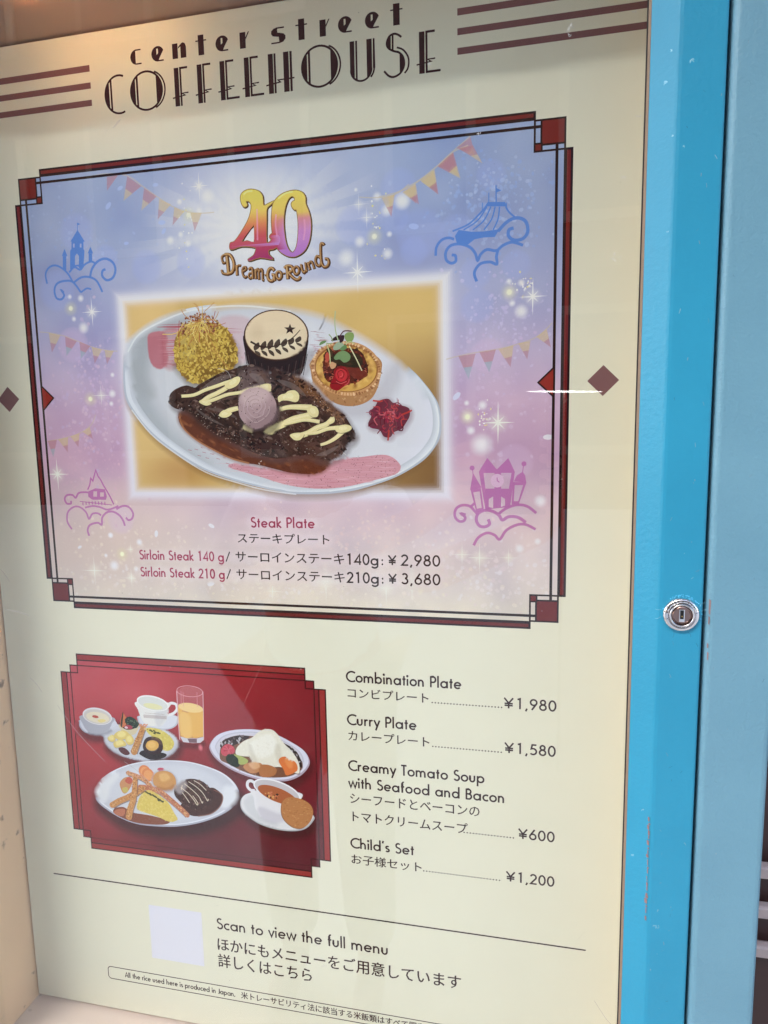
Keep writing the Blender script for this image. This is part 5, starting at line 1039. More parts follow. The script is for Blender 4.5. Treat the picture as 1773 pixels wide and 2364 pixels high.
def driz(p, w0, w1, k=6):
    q = crom(p, False, k); s.stroke([(a + .35, b - .5) for a, b in q], w0 + .5, (60, 40, 34), .6, w1=w1 + .5); s.stroke(q, w0, YC, 1, w1=w1); s.stroke([(a - .15, b + .3) for a, b in q], w0 * .35, (236, 225, 172), .6, w1=w1 * .35)
def blobp(p): s.shape([(a + .4, b - .6) for a, b in p], (60, 40, 34), .6); s.shape(p, YC); s.shape(shr(p, .5, -.2, .4), (236, 225, 172), .7)
driz([(-73.1,19.8),(-66.6,20.0),(-61.6,20.8),(-54.0,23.7),(-45.3,26.1),(-37.8,28.3),(-29.9,30.0)], 2.2, 2.6)
driz([(-31.7,29.3),(-36.8,25.1),(-44.3,21.4),(-51.8,18.5),(-56.9,15.3)], 3.2, 3.0); driz([(-55.8,14.4),(-47.0,16.8),(-37.1,19.9),(-27.3,21.1),(-20.0,23.1),(-12.8,24.3)], 2.6, 2.0)
blobp([(-38.5,26.8),(-31.6,31.5),(-27.4,32.2),(-26.5,29.7),(-29.5,25.9),(-35.6,23.9)]); blobp([(-59.4,15.1),(-56.9,16.7),(-52.0,14.9),(-49.6,13.7),(-54.0,12.5)]); blobp([(-13.4,24.9),(-8.0,26.6),(-3.9,26.2),(-3.2,23.5),(-4.7,21.1),(-9.3,23.4)])
driz([(-29.1,10.1),(-36.4,8.4),(-42.1,5.1)], 3.0, 4.2); blobp([(-44.2,5.7),(-40.1,9.0),(-34.1,6.6),(-37.9,3.8),(-42.2,3.9)])
blobp([(1.4,17.0),(4.1,18.9),(7.0,19.4),(9.4,21.1),(14.1,21.4),(17.2,18.5),(16.8,14.7),(14.3,13.2),(9.1,14.4),(4.5,14.5),(2.1,13.5)])
driz([(2.8,8.6),(9.0,9.8),(17.1,9.8),(26.3,9.1)], 2.6, 4.2); driz([(28.5,4.7),(20.3,3.0),(12.1,1.2),(5.0,-1.9),(-2.2,-4.6),(-7.7,-7.2)], 4.4, 4.6); blobp([(24.1,10.2),(29.2,9.8),(31.2,6.3),(30.1,2.8),(26.1,2.9),(22.8,6.4)]); blobp([(-9.9,-6.6),(-5.7,-3.9),(-1.1,-5.7),(-4.2,-9.1),(-8.3,-8.3)])
driz([(5.0,-1.9),(13.2,-0.4),(21.4,0.8),(31.7,-0.8)], 2.2, 2.6); driz([(41.2,1.5),(36.8,-2.5),(29.3,-5.1),(22.2,-8.8),(14.0,-10.9)], 3.2, 4.0); blobp([(9.4,-9.7),(14.1,-8.2),(19.9,-8.8),(17.4,-12.9),(12.8,-13.3)]); blobp([(37.5,0.2),(42.1,2.4),(42.4,-1.0),(38.6,-2.6)])
driz([(22.2,-8.8),(29.2,-8.4),(37.3,-5.8),(45.3,-5.1)], 1.8, 3.0); driz([(52.1,-5.5),(47.5,-8.7),(42.8,-12.4),(37.0,-15.4),(31.8,-16.9)], 3.4, 1.8); blobp([(43.0,-4.8),(49.9,-3.1),(54.6,-4.5),(53.7,-7.2),(48.6,-8.7),(44.1,-8.1)])
driz([(-25.8,-3.0),(-22.5,-4.8),(-18.8,-6.2)], 3.2, 2.6)
s.build('cream_drizzle', steak)
s = Ink(lim=1.3); bcx, bcy = [(-14.4,9.7)][0]
s.soft([(-27.0,3.1),(-15.3,-4.9),(-2.0,0.4),(0.8,10.2),(2.8,2.5),(-4.7,-7.3),(-21.4,-5.9)], (40, 28, 28), 3, .6)
bu = crom([(-28.8,9.9),(-27.7,17.6),(-22.4,22.7),(-14.0,24.4),(-7.0,22.3),(-1.9,17.4),(0.2,10.3),(-2.5,2.6),(-8.0,-1.7),(-15.3,-4.9),(-22.4,-2.5),(-27.6,3.2)], True, 4)
s.poly(bu, (172, 142, 146)); s.soft([(-23.8,18.6),(-14.1,22.2),(-7.1,19.2),(-13.2,15.0),(-21.6,14.1)], (206, 178, 180), 5, .7); s.soft([(-9.0,2.8),(-1.6,9.2),(-1.9,2.6),(-9.2,-1.7),(-18.9,-3.7),(-21.1,-0.3)], (134, 106, 112), 4, .6)
sw_ = [(bcx - .8 + (2.0 + 8.6 * q / 46) * math.cos(q * .42) * 1.0 + rnd.gauss(0, .25), bcy + 1.2 - 1.2 * q / 46 + (2.0 + 9.4 * q / 46) * math.sin(q * .42) + rnd.gauss(0, .25)) for q in range(46)]
s.curve(sw_, .8, (136, 106, 112), .3, k=3); s.curve([(a - .5, b + .6) for a, b in sw_], .9, (212, 186, 188), .3, k=3)
s.scatter(bu, 42, lambda x, y, t_: s.ell(x, y, rnd.uniform(.15, .55), rnd.uniform(.12, .4), (50, 26, 34), .95, rnd.uniform(0, 3), 7, t=t_), rnd, .03)
s.build('butter_scoop', steak)



# ---- main frame lines
fr = Ink(); CYM = 42.9
def sym(fn):
    for sx in (1, -1):
        for fy in (False, True):
            def R_(x0, y0, x1, y1, c, a=1):
                xa, xb = sorted((sx * x0, sx * x1)); ya, yb = sorted((y0, y1) if not fy else (CYM - y0, CYM - y1)); fr.rect(xa, ya, xb, yb, c, a)
            fn(R_)
def top(R_): R_(-177.3, 180.9, 0, 186.5, DK)
def side(R_): R_(-200, 21.4, -194.4, 163.3, DK)
def red1(R_): R_(-175.8, 182.9, 0, 185.1, RED); R_(-198.5, 21.4, -196.3, 161.9, RED)
def thin(R_): R_(-181, 176.2, 0, 178.0, DK); R_(-191.1, 21.4, -189.3, 167, DK)
def corn(R_):
    R_(-195.6, 165.7, -180.1, 181.4, DK); R_(-194.4, 166.9, -181.3, 180.2, RED)
    R_(-180.1, 180.2, -176.1, 181.4, DK); R_(-195.6, 162.1, -194.4, 165.7, DK); R_(-181.6, 162.1, -176.1, 167.8, DK); R_(-180.5, 163.3, -177.2, 166.7, RED)
    R_(-177.3, 167.8, -176.1, 181.4, DK); R_(-194.4, 162.1, -181.6, 163.3, DK)
for f in (top, side, red1, thin, corn): sym(f)
fr.build('frame_border', poster, label='dark red stepped art deco border round the large picture')
for sx in (-1, 1):
    d = Ink(); d.poly([(sx * 189.9, 31.2), (sx * 179.6, 21.4), (sx * 189.9, 11.6)], DK); d.poly([(sx * 189.8, 29.6), (sx * 181.2, 21.4), (sx * 189.8, 13.2)], (146, 38, 28)); d.build('frame_point', poster)
    d = Ink(); d.poly([(sx * 220.6 - 9.7, 21.4), (sx * 220.6, 11.7), (sx * 220.6 + 9.7, 21.4), (sx * 220.6, 31.1)], (128, 90, 92)); d.build('diamond', poster)


# ---- captions on the panel
CRM = (168, 40, 84); BK = (52, 38, 40); HW = (232, 218, 224)
c = Ink(); text(c, 'Steak Plate', -23.4, 25.3, -76.4, 7.6, CRM, .115, halo=HW); c.build('caption_lettering', panel, label='crimson lettering Steak Plate')
c = Ink(); halo_row(c, -33, 35, -88, 8, HW); cjk(c, 'ステーキプレート', -34.2, 36.2, -88.0, -80.7, BK); c.build('caption_lettering', panel, label='black Japanese caption under Steak Plate')
for s1, s2, y, d in (('Sirloin Steak 140 g', '140g', -102.3, 0), ('Sirloin Steak 210 g', '210g', -115.6, 1)):
    c = Ink(); halo_row(c, -115, 114, y, 8, HW, .16)
    text(c, s1, -116.1, -46.2, y - .2, 7.4, CRM, .115); text(c, '/', -44.6, -41.2, y + .6, 6.4, BK, .1)
    cjk(c, 'サーロインステーキ', -36.5, 46.8, y + .1, y + 7.7, BK)
    text(c, s2, 48.4, 71.9, y + .1, 7.9, BK, .115); text(c, ':', 74.2, 75.2, y + .2, 7.4, BK, .09); text(c, 'Y', 78.8, 84.8, y + .5, 7.0, BK, .12)
    text(c, '2,980' if not d else '3,680', 88.0, 115.5, y + .4, 7.9, BK, .115)
    c.build('price_line', panel, label='sirloin steak 140 g price line' if not d else 'sirloin steak 210 g price line')

# ---- red food photograph

rnd = random.Random(31)
SC = (-82.2, -265.6)
def rb_(x, y):
    u, v = (x + 194.5) / 224.6, (-181 - y) / 169.0
    A = ((204, 84, 96), (178, 36, 44), (134, 26, 36)); Bt = ((186, 44, 50), (150, 34, 44), (118, 30, 42)); Ct = ((150, 34, 44), (84, 32, 42), (92, 30, 42))
    def l3(t3, q): q = max(0, min(1, q)) * 2; i = min(1, int(q)); f = q - i; return [t3[i][k] + (t3[i + 1][k] - t3[i][k]) * f for k in range(3)]
    a, b, c_ = l3(A, u), l3(Bt, u), l3(Ct, u)
    c = [a[k] + (b[k] - a[k]) * v * 2 for k in range(3)] if v < .5 else [b[k] + (c_[k] - b[k]) * (v - .5) * 2 for k in range(3)]
    n_ = mnoise.noise(Vector((x * .04, y * .04, 5))) * 8; g = math.exp(-((x + 120) ** 2 / 40 ** 2 + (y + 210) ** 2 / 14 ** 2)) * 16
    return tuple(max(0, min(255, q + n_ + g)) for q in c)
s = Ink()
def RS(w_, h_, c, inset=0): s.rect(SC[0] - w_ + inset, SC[1] - h_ + inset, SC[0] + w_ - inset, SC[1] + h_ - inset, c)
R3D = (60, 12, 20)
for w_, h_ in ((96.9, 84.6), (103.6, 75.1), (112.4, 68.9)): RS(w_, h_, R3D)
for w_, h_ in ((96.9, 84.6), (103.6, 75.1), (112.4, 68.9)): s.grid(SC[0] - w_ + 1.05, SC[1] - h_ + 1.05, SC[0] + w_ - 1.05, SC[1] + h_ - 1.05, 24, 20, rb_)
RB = (158, 44, 42)
for sg in (1, -1):
    ya, yb = SC[1] + sg * 79.6, SC[1] + sg * 83.5; s.rect(SC[0] - 95.9, min(ya, yb), SC[0] + 95.9, max(ya, yb), RB)
    s.rect(SC[0] - 95.9, SC[1] + sg * 79.1 - .5, SC[0] + 95.9, SC[1] + sg * 79.1 + .5, R3D)
    xa, xb = SC[0] + sg * 107.2, SC[0] + sg * 111.3; s.rect(min(xa, xb), SC[1] - 67.9, max(xa, xb), SC[1] + 67.9, RB)
    s.rect(SC[0] + sg * 106.8 - .5, SC[1] - 67.9, SC[0] + sg * 106.8 + .5, SC[1] + 67.9, R3D)
for w_, h_, al in ((103.1, 74.6, .95), (96.4, 84.1, 0), (111.9, 68.4, 0)):
    for q in ([(-w_, h_), (w_, h_)], [(-w_, -h_), (w_, -h_)], [(-w_, h_), (-w_, -h_)], [(w_, h_), (w_, -h_)]):
        (xa, ya), (xb, yb) = q
        if al: s.stroke([(SC[0] + xa, SC[1] + ya), (SC[0] + xb, SC[1] + yb)], 1.0, R3D, .9 if ya > 0 or yb > 0 else .45)
for sx in (-1, 1):     # corner box edges
    for sy in (-1, 1):
        s.stroke([(SC[0] + sx * 96.4, SC[1] + sy * 84.1), (SC[0] + sx * 96.4, SC[1] + sy * 68.4), (SC[0] + sx * 111.9, SC[1] + sy * 68.4)], 1.0, R3D, .9)
rp = s.build('combination_photograph', poster, label='printed photograph of plates, cup and juice on a red table')
PLT = (206, 210, 222)
def shadow(p, dx=1, dy=-4, f=5, a=.6, c=(58, 14, 24)): s.soft([(u + dx, v + dy) for u, v in p], c, f, a)
# combination tray, soup cup, juice
s = Ink()
tray = [(-181.0,-239.8),(-178.5,-236.8),(-151.1,-233.8),(-147.5,-236.1),(-144.0,-239.4),(-126.9,-239.4),(-115.6,-238.0),(-104.6,-239.3),(-95.7,-244.2),(-92.9,-250.1),(-96.5,-256.7),(-103.3,-261.7),(-112.9,-265.7),(-127.1,-267.7),(-140.3,-266.1),(-151.4,-261.7),(-157.7,-255.9),(-159.6,-249.3),(-167.8,-249.1),(-176.5,-247.6),(-180.8,-243.4)]
shadow(tray, 1, -4, 6, .7); s.shape(tray, (168, 172, 190)); s.shape(shr(tray, .975, 0, .8), (206, 210, 224)); s.soft([(-156.4,-251.3),(-144.2,-243.0),(-115.7,-239.8),(-99.4,-244.6),(-96.2,-251.3),(-104.0,-259.1),(-117.4,-263.9),(-136.2,-263.0),(-149.4,-259.7)], (196, 200, 212), 4, .9)
sa = [(-127.4,-232.8),(-124.3,-229.0),(-94.6,-226.6),(-92.0,-231.7),(-95.2,-236.3),(-102.7,-239.1),(-115.7,-238.9),(-124.9,-237.0)]; s.shape(sa, (186, 190, 206)); s.shape(shr(sa, .93, 0, .4), (212, 216, 228))
# left bowl
s.soft([(-173.5,-247.3),(-163.8,-247.8),(-151.9,-243.7),(-156.0,-246.7),(-165.8,-248.5)], (120, 122, 140), 2, .6)
s.shape([(-178.4,-233.2),(-177.8,-240.4),(-173.5,-246.4),(-165.8,-247.6),(-155.9,-245.4),(-151.0,-238.2),(-149.6,-232.7)], (172, 174, 190)); s.ell(*[(-163.8,-232.8)][0], 13.4, 7.2, (224, 222, 228), 1, -.05, 30); s.ell(*[(-163.8,-233.2)][0], 12.4, 6.2, (206, 200, 196), 1, -.05, 30); s.ell(*[(-163.5,-233.8)][0], 10.5, 4.6, (226, 216, 190), 1, -.05, 30)
s.ell(*[(-165.5,-233.3)][0], 3.0, 1.2, (190, 58, 34), 1, -.05, 16); s.shape([(-163.8,-236.1),(-158.9,-234.8),(-156.1,-236.1),(-161.1,-238.1)], (232, 214, 130), k=3)
# veg cup
s.shape([(-144.0,-237.7),(-142.8,-242.9),(-138.8,-246.2),(-131.1,-245.5),(-127.4,-239.8),(-127.6,-235.4)], (210, 196, 160)); s.shape([(-144.2,-236.8),(-140.3,-241.4),(-134.6,-241.8),(-128.3,-239.0),(-126.6,-235.3),(-134.0,-233.3)], (60, 40, 34)); s.shape([(-143.5,-239.4),(-142.2,-232.2),(-140.2,-228.3),(-137.7,-231.8),(-137.2,-236.2),(-140.2,-240.0)], (206, 110, 50)); s.shape([(-143.0,-237.6),(-140.7,-228.5),(-139.8,-228.4),(-141.9,-240.2)], (50, 44, 30), k=3)
vg = crom([(-138.8,-233.7),(-134.7,-230.7),(-130.1,-232.1),(-127.1,-235.4),(-128.3,-239.5),(-132.6,-240.3),(-137.2,-238.0)], True, 3); s.poly(vg, (34, 52, 40)); s.scatter(vg, 40, lambda x, y, t_: s.ell(x, y, .8, .5, rnd.choice([(66, 92, 60), (26, 40, 32), (96, 120, 84)]), .9, rnd.uniform(0, 3), 7, t=t_), rnd, .03)
s.ell(*[(-135.9,-239.7)][0], 3.6, 1.8, (170, 50, 70)); s.ell(*[(-138.1,-240.3)][0], 1.5, 1.0, (226, 190, 200))
# soup cup
s.curve([(-100.0,-218.8),(-97.1,-216.8),(-93.1,-217.4),(-92.2,-221.2),(-95.4,-225.0),(-100.1,-226.9)], 2.2, (228, 228, 232)); s.shape([(-127.2,-217.7),(-126.3,-224.7),(-123.6,-232.4),(-119.2,-236.5),(-112.7,-237.0),(-106.2,-235.9),(-102.2,-230.7),(-99.7,-221.8),(-99.2,-216.5)], (228, 228, 226)); s.soft([(-110.1,-226.1),(-101.6,-221.9),(-104.0,-230.9),(-109.9,-235.7)], (196, 198, 206), 2.5, .6)
s.ell(*[(-113.1,-218.0)][0], 13.9, 6.2, (238, 238, 240), 1, -.12, 32); s.ell(*[(-113.1,-218.3)][0], 13.0, 5.3, (214, 218, 216), 1, -.12, 32); s.ell(*[(-113.0,-220.6)][0], 8.4, 2.4, (226, 224, 170), 1, -.08, 24)
a = [(-121.6,-231.0),(-101.5,-227.9)]; text(s, 'COFFEEHOUSE'.replace('O', '0').replace('F', 'P').replace('E', 'B').replace('H', 'h').replace('U', 'u'), a[0][0], a[1][0], a[0][1] + .2, 3.4, (130, 84, 84), .16) if False else None
for i in range(26): s.stroke([(a[0][0] + i * .78, a[0][1] + .2 + .012 * i), (a[0][0] + i * .78 + .1, a[0][1] + 3.0 + .012 * i)], .34, (140, 96, 96), .85)
for i in range(15): s.ell(a[0][0] + 1.6 + i * 1.15, a[0][1] + 4.4, .3, .35, (150, 108, 106), .85, n=6)
# food on the tray
def nug(p, c, hi=(240, 226, 140), k=4): s.shape([(u + .2, v - .6) for u, v in p], (120, 112, 110), .5, k); s.shape(p, c, 1, k); s.soft(shr(p, .5, -.2, .6), hi, 1.2, .7)
for p in ([(-155.8,-250.3),(-151.3,-247.2),(-148.6,-250.6),(-150.8,-253.5),(-154.6,-252.9)], [(-149.9,-248.0),(-145.2,-243.8),(-139.5,-243.1),(-135.9,-245.9),(-139.0,-249.8),(-145.8,-251.2)], [(-138.9,-248.0),(-134.9,-245.8),(-131.9,-250.0),(-133.6,-253.8),(-137.5,-254.6),(-139.7,-251.6)], [(-150.9,-254.4),(-145.8,-251.2),(-141.1,-251.7),(-139.0,-255.1),(-143.4,-256.9),(-149.3,-258.3)]): nug(p, (222, 196, 96))
s.shape([(-146.4,-258.5),(-141.5,-257.6),(-137.0,-260.8),(-137.2,-263.1),(-141.1,-263.9),(-145.2,-261.6)], (86, 34, 44))
egg = crom([(-120.9,-239.7),(-113.8,-238.7),(-106.5,-239.9),(-99.4,-244.6),(-96.5,-249.6),(-98.2,-254.2),(-102.0,-256.7),(-107.5,-255.9),(-110.8,-249.1),(-117.9,-244.4)], True, 3); s.poly(egg, (214, 196, 74)); s.scatter(egg, 90, lambda x, y, t_: s.ell(x, y, rnd.uniform(.5, 1.2), rnd.uniform(.4, .9), rnd.choice([(232, 218, 110), (200, 176, 60), (222, 204, 90)]), .5, rnd.uniform(0, 3), 8, t=t_), rnd, .05)
for x, y in [(-116.7,-240.7),(-115.4,-241.5),(-113.5,-240.9),(-112.2,-242.1),(-110.3,-242.4),(-113.2,-243.1),(-109.0,-242.7)]: s.ell(x, y, 1.3, .7, (40, 58, 30), .9, rnd.uniform(-.5, .5), 8)
gravy = [(-128.1,-261.3),(-123.6,-258.2),(-111.4,-258.5),(-104.1,-259.6),(-105.2,-262.3),(-111.9,-265.0),(-119.4,-265.6),(-124.9,-263.7)]; s.shape(gravy, (42, 22, 22)); s.shape([(-124.2,-253.8),(-121.5,-248.2),(-116.2,-246.0),(-109.7,-246.8),(-106.7,-250.5),(-107.1,-256.7),(-111.6,-260.3),(-119.1,-261.0),(-123.6,-258.2)], (54, 26, 24)); s.soft([(-116.3,-247.8),(-110.7,-248.2),(-108.2,-251.5),(-112.7,-250.1)], (110, 70, 60), 1.5, .6)
ch = [(-121.4,-253.6),(-121.6,-250.0),(-118.2,-248.8),(-116.1,-251.3),(-111.7,-249.2),(-108.5,-249.3),(-108.7,-252.4),(-111.7,-255.4),(-114.2,-257.8),(-118.4,-258.2),(-121.1,-256.2)]; nug([(-121.6,-253.6),(-119.3,-250.3),(-115.0,-249.0),(-110.9,-250.4),(-110.4,-253.9),(-113.7,-257.3),(-118.4,-257.9),(-121.1,-256.2)], (222, 168, 60), (236, 190, 90))
def fry(p, w0, w1, c=(196, 132, 60)):
    q = crom(p, False, 6); s.stroke([(u + .4, v - .7) for u, v in q], w0 + .6, (96, 60, 40), .7, w1=w1 + .6); s.stroke(q, w0, c, 1, w1=w1); s.ell(*q[-1], w1 / 2, w1 / 2, c, 1); s.ell(*q[0], w0 / 2, w0 / 2, c, 1)
    for u, v in q:
        for _ in range(4): s.ell(u + rnd.gauss(0, w1 * .24), v + rnd.gauss(0, .8), rnd.uniform(.3, .8), rnd.uniform(.25, .6), rnd.choice([(224, 168, 92), (166, 100, 42), (232, 184, 112), (150, 88, 36)]), .75, rnd.uniform(0, 3), 7)
fry([(-123.2,-239.5),(-126.5,-246.9),(-129.9,-254.3),(-132.7,-260.4)], 4.4, 5.6); 
for q in ([(-125.0,-238.8),(-125.8,-236.6),(-124.9,-237.4),(-124.1,-236.2)], [(-123.1,-238.6),(-122.0,-236.3),(-120.6,-236.6)], [(-121.2,-238.4),(-119.7,-236.7),(-118.7,-236.0)]): s.curve(q, 1.0, (216, 140, 96), 1)
s.build('combination_tray', rp, label='white segmented tray with a bowl, soup cup, fried shrimp and omelette')
s = Ink()    # juice
s.soft([(-90.5,-249.1),(-79.6,-249.9),(-70.5,-247.3),(-75.2,-251.2),(-88.8,-251.6)], (70, 16, 28), 3, .6)
s.poly([(-91.6,-206.1),(-91.9,-221.2),(-91.7,-246.5),(-87.3,-248.6),(-79.6,-248.5),(-73.2,-247.5),(-70.8,-244.7),(-69.6,-219.5),(-69.3,-205.4),(-74.1,-201.8),(-85.8,-202.6)], (196, 108, 112), .55); s.poly([(-91.4,-219.4),(-91.3,-233.4),(-90.9,-243.4),(-85.7,-244.4),(-76.6,-243.8),(-70.9,-242.1),(-69.8,-219.5),(-75.3,-222.5),(-85.2,-222.9)], (232, 176, 72))
s.soft([(-89.1,-226.2),(-88.2,-241.8),(-82.9,-243.1),(-82.8,-227.4)], (240, 196, 104), 3, .7); s.ell(*[(-80.5,-219.3)][0], 10.6, 3.8, (240, 206, 130), 1, -.06, 26)
s.poly([(-90.9,-243.8),(-85.7,-244.8),(-76.6,-244.2),(-70.7,-242.3),(-70.9,-245.1),(-74.1,-247.6),(-80.5,-248.3),(-88.6,-248.2)], (204, 204, 214)); s.poly([(-84.8,-245.0),(-76.6,-244.5),(-76.8,-247.8),(-83.2,-248.2)], (120, 90, 100))
s.stroke(closed(arc(*[(-80.4,-205.9)][0], 11.0, 4.4, 0, 360, 28)[:-1]), .5, (228, 160, 164), .9); s.stroke([(-91.5,-206.5),(-91.7,-224.7),(-91.5,-246.5)], .7, (228, 190, 194), .8); s.stroke([(-69.2,-205.3),(-69.8,-223.0),(-70.8,-244.7)], .6, (228, 190, 194), .8)
for q in ([(-86.1,-207.0),(-86.4,-219.1)], [(-74.3,-206.1),(-74.6,-218.2)], [(-87.8,-206.2),(-88.3,-217.5)]): s.stroke(q, .7, (226, 150, 156), .45)
s.blob(*[(-73.9,-251.5)][0], 2.6, 3.6, (240, 120, 130), .9)
s.build('juice_glass', rp, label='tall glass of orange juice')
s = Ink()    # curry plate
cp = [(-66.2,-252.1),(-65.1,-246.8),(-59.4,-240.3),(-49.5,-236.0),(-36.2,-233.6),(-23.2,-233.3),(-10.5,-235.6),(2.1,-240.9),(11.9,-246.8),(15.7,-254.0),(14.0,-260.1),(7.9,-266.7),(-0.8,-271.4),(-9.4,-273.1),(-21.6,-273.9),(-37.1,-271.2),(-51.0,-266.4),(-61.4,-259.6)]
shadow(cp, 1, -4, 5, .6); s.shape(cp, (176, 160, 180)); s.shape(shr(cp, .975, 0, .9), (212, 212, 230)); s.shape(shr(cp, .88, 0, 1.0), (186, 186, 204)); s.shape(shr(cp, .86, 0, .6), (204, 202, 218))
cu_ = [(-57.8,-259.2),(-56.3,-247.8),(-53.4,-243.2),(-42.6,-238.8),(-30.3,-238.2),(-18.3,-238.4),(-6.4,-240.8),(1.9,-245.1),(8.4,-253.0),(9.8,-260.5),(1.1,-267.3),(-11.0,-270.1),(-24.9,-270.8),(-38.7,-267.9),(-50.9,-262.9)]; s.shape(cu_, (124, 78, 56))
s.scatter(crom(cu_, True, 3), 120, lambda x, y, t_: s.blob(x, y, rnd.uniform(1, 3), rnd.uniform(.6, 1.6), rnd.choice([(150, 98, 70), (90, 52, 40)]), .6, rnd.uniform(0, 3), 8, t=t_), rnd, .04)
dkv = crom([(-57.2,-247.9),(-53.4,-243.2),(-46.1,-240.0),(-39.1,-238.5),(-32.1,-238.8),(-35.7,-241.7),(-44.7,-246.7),(-50.1,-249.0),(-55.5,-250.3)], True, 3); s.poly(dkv, (50, 34, 34)); s.scatter(dkv, 40, lambda x, y, t_: s.ell(x, y, 1.2, .7, rnd.choice([(110, 90, 86), (30, 22, 26), (190, 186, 190)]), .8, rnd.uniform(0, 3), 8, t=t_), rnd, .03)
dkv = crom([(-6.4,-241.6),(0.3,-243.6),(6.0,-248.1),(9.1,-255.5),(8.9,-260.2),(6.5,-257.4),(2.5,-251.9),(-2.4,-247.2)], True, 3); s.poly(dkv, (48, 34, 34)); s.scatter(dkv, 26, lambda x, y, t_: s.ell(x, y, 1.0, .6, rnd.choice([(110, 90, 86), (30, 22, 26), (190, 186, 190)]), .8, rnd.uniform(0, 3), 8, t=t_), rnd, .03)
rice_ = crom([(-44.2,-254.0),(-43.1,-248.8),(-37.5,-243.1),(-30.4,-239.5),(-25.0,-234.7),(-19.7,-231.9),(-13.7,-231.7),(-9.2,-235.1),(-4.7,-241.5),(1.8,-247.7),(6.4,-254.9),(7.4,-261.6),(5.4,-265.2),(-7.2,-261.3),(-19.3,-262.7),(-28.8,-260.4),(-32.9,-255.6),(-39.0,-255.3)], True, 5)
s.poly([(u + .6, v - .9) for u, v in rice_], (84, 54, 40), .6); s.poly(rice_, (226, 222, 206)); s.soft([(-32.5,-247.4),(-24.4,-239.8),(-15.6,-236.5),(-11.6,-242.1),(-14.5,-250.0),(-24.1,-254.3),(-30.9,-250.7)], (240, 238, 230), 2.5, .7); s.scatter(rice_, 200, lambda x, y, t_: s.ell(x, y, rnd.uniform(.5, 1.0), rnd.uniform(.35, .6), rnd.choice([(238, 236, 226), (220, 216, 202), (232, 228, 214), (226, 222, 208)]), .6, rnd.uniform(0, 3), 8, t=t_), rnd, .05)
s.soft([(-32.4,-245.7),(-29.3,-254.0),(-27.8,-259.0),(-31.1,-255.0)], (196, 188, 168), 2.5, .5); s.soft([(-9.1,-243.6),(-7.7,-252.0),(-8.8,-257.2),(-11.0,-248.8)], (196, 188, 168), 2.5, .5)
for q, c in (([(-56.6,-253.0),(-54.5,-248.5),(-50.0,-246.4),(-45.7,-248.6),(-45.5,-252.9),(-50.5,-255.9),(-55.0,-256.3)], (206, 66, 84)), ([(-52.8,-257.9),(-50.4,-254.6),(-46.0,-254.6),(-41.7,-256.8),(-41.1,-262.0),(-43.9,-265.0),(-49.1,-263.6),(-52.1,-261.3)], (30, 46, 30)), ([(-46.0,-254.6),(-39.9,-255.4),(-34.3,-258.3),(-36.7,-261.6),(-42.0,-262.1),(-42.6,-257.8)], (166, 178, 90)), ([(-38.6,-264.4),(-34.9,-260.5),(-27.8,-259.0),(-22.7,-260.7),(-25.6,-266.6),(-32.6,-268.6)], (196, 130, 78)), ([(-25.4,-262.2),(-19.2,-260.3),(-11.6,-262.6),(-12.6,-267.9),(-19.7,-270.7),(-24.8,-269.9)], (180, 112, 62)), ([(-9.1,-257.2),(-7.8,-253.7),(-3.5,-252.4),(-0.6,-255.1),(3.2,-255.2),(5.6,-258.4),(5.5,-262.6),(1.1,-265.8),(-3.6,-267.4),(-5.6,-262.9)], (222, 112, 36))): s.shape(q, c, 1, k=4)
for _ in range(26):
    x, y = [(-50.2,-251.1)][0]; aa = rnd.uniform(0, 6.3); s.stroke([(x, y), (x + 4.5 * math.cos(aa), y + 4 * math.sin(aa))], .35, rnd.choice([(222, 96, 110), (180, 40, 64)]), .9)
s.soft([(-33.2,-261.2),(-27.9,-259.9),(-25.4,-262.2),(-29.8,-264.4)], (230, 180, 130), 1.5, .7); s.soft([(-3.6,-255.0),(1.4,-257.1),(-0.4,-260.6)], (238, 150, 70), 2, .6)
s.build('curry_plate', rp, label='white oval plate with mounded rice, curry and vegetables')
s = Ink(lim=5)    # child plate
kp = [(-171.2,-302.1),(-169.3,-293.6),(-162.9,-285.7),(-150.7,-277.7),(-135.1,-271.2),(-118.0,-267.3),(-99.4,-265.0),(-83.1,-264.9),(-68.0,-267.4),(-55.0,-271.7),(-46.5,-278.2),(-43.0,-285.7),(-44.7,-293.7),(-52.1,-301.5),(-64.1,-309.1),(-79.8,-315.8),(-97.5,-320.6),(-116.3,-322.8),(-135.1,-322.8),(-150.1,-319.0),(-162.2,-313.0),(-169.5,-307.4)]
shadow(kp, 2, -6, 8, .75, (40, 18, 26)); s.shape(kp, (170, 172, 192)); s.shape(shr(kp, .985, 0, 1.0), (222, 226, 238)); s.shape(shr(kp, .955, 0, 1.0), (196, 200, 214)); s.soft(shr(kp, .78, 0, 1), (206, 210, 222), 4, .9)
s.soft([(-168.8,-299.1),(-161.2,-289.1),(-149.1,-281.6),(-157.6,-291.5),(-162.4,-303.9)], (232, 236, 244), 4, .6); s.soft([(-53.8,-283.3),(-46.9,-286.1),(-48.1,-292.3),(-56.4,-298.5)], (228, 232, 246), 4, .7)
for (x, y) in [(-124.2,-276.4),(-121.4,-278.8)]: s.ell(x, y, 5.4, 5.6, (224, 130, 64), 1, 0, 26); s.ell(x + .2, y - .2, 3.9, 4.2, (234, 156, 82), 1, 0, 24)
s.ell(*[(-109.6,-273.2)][0], 3.2, 1.6, (196, 60, 92), 1, .1, 16)
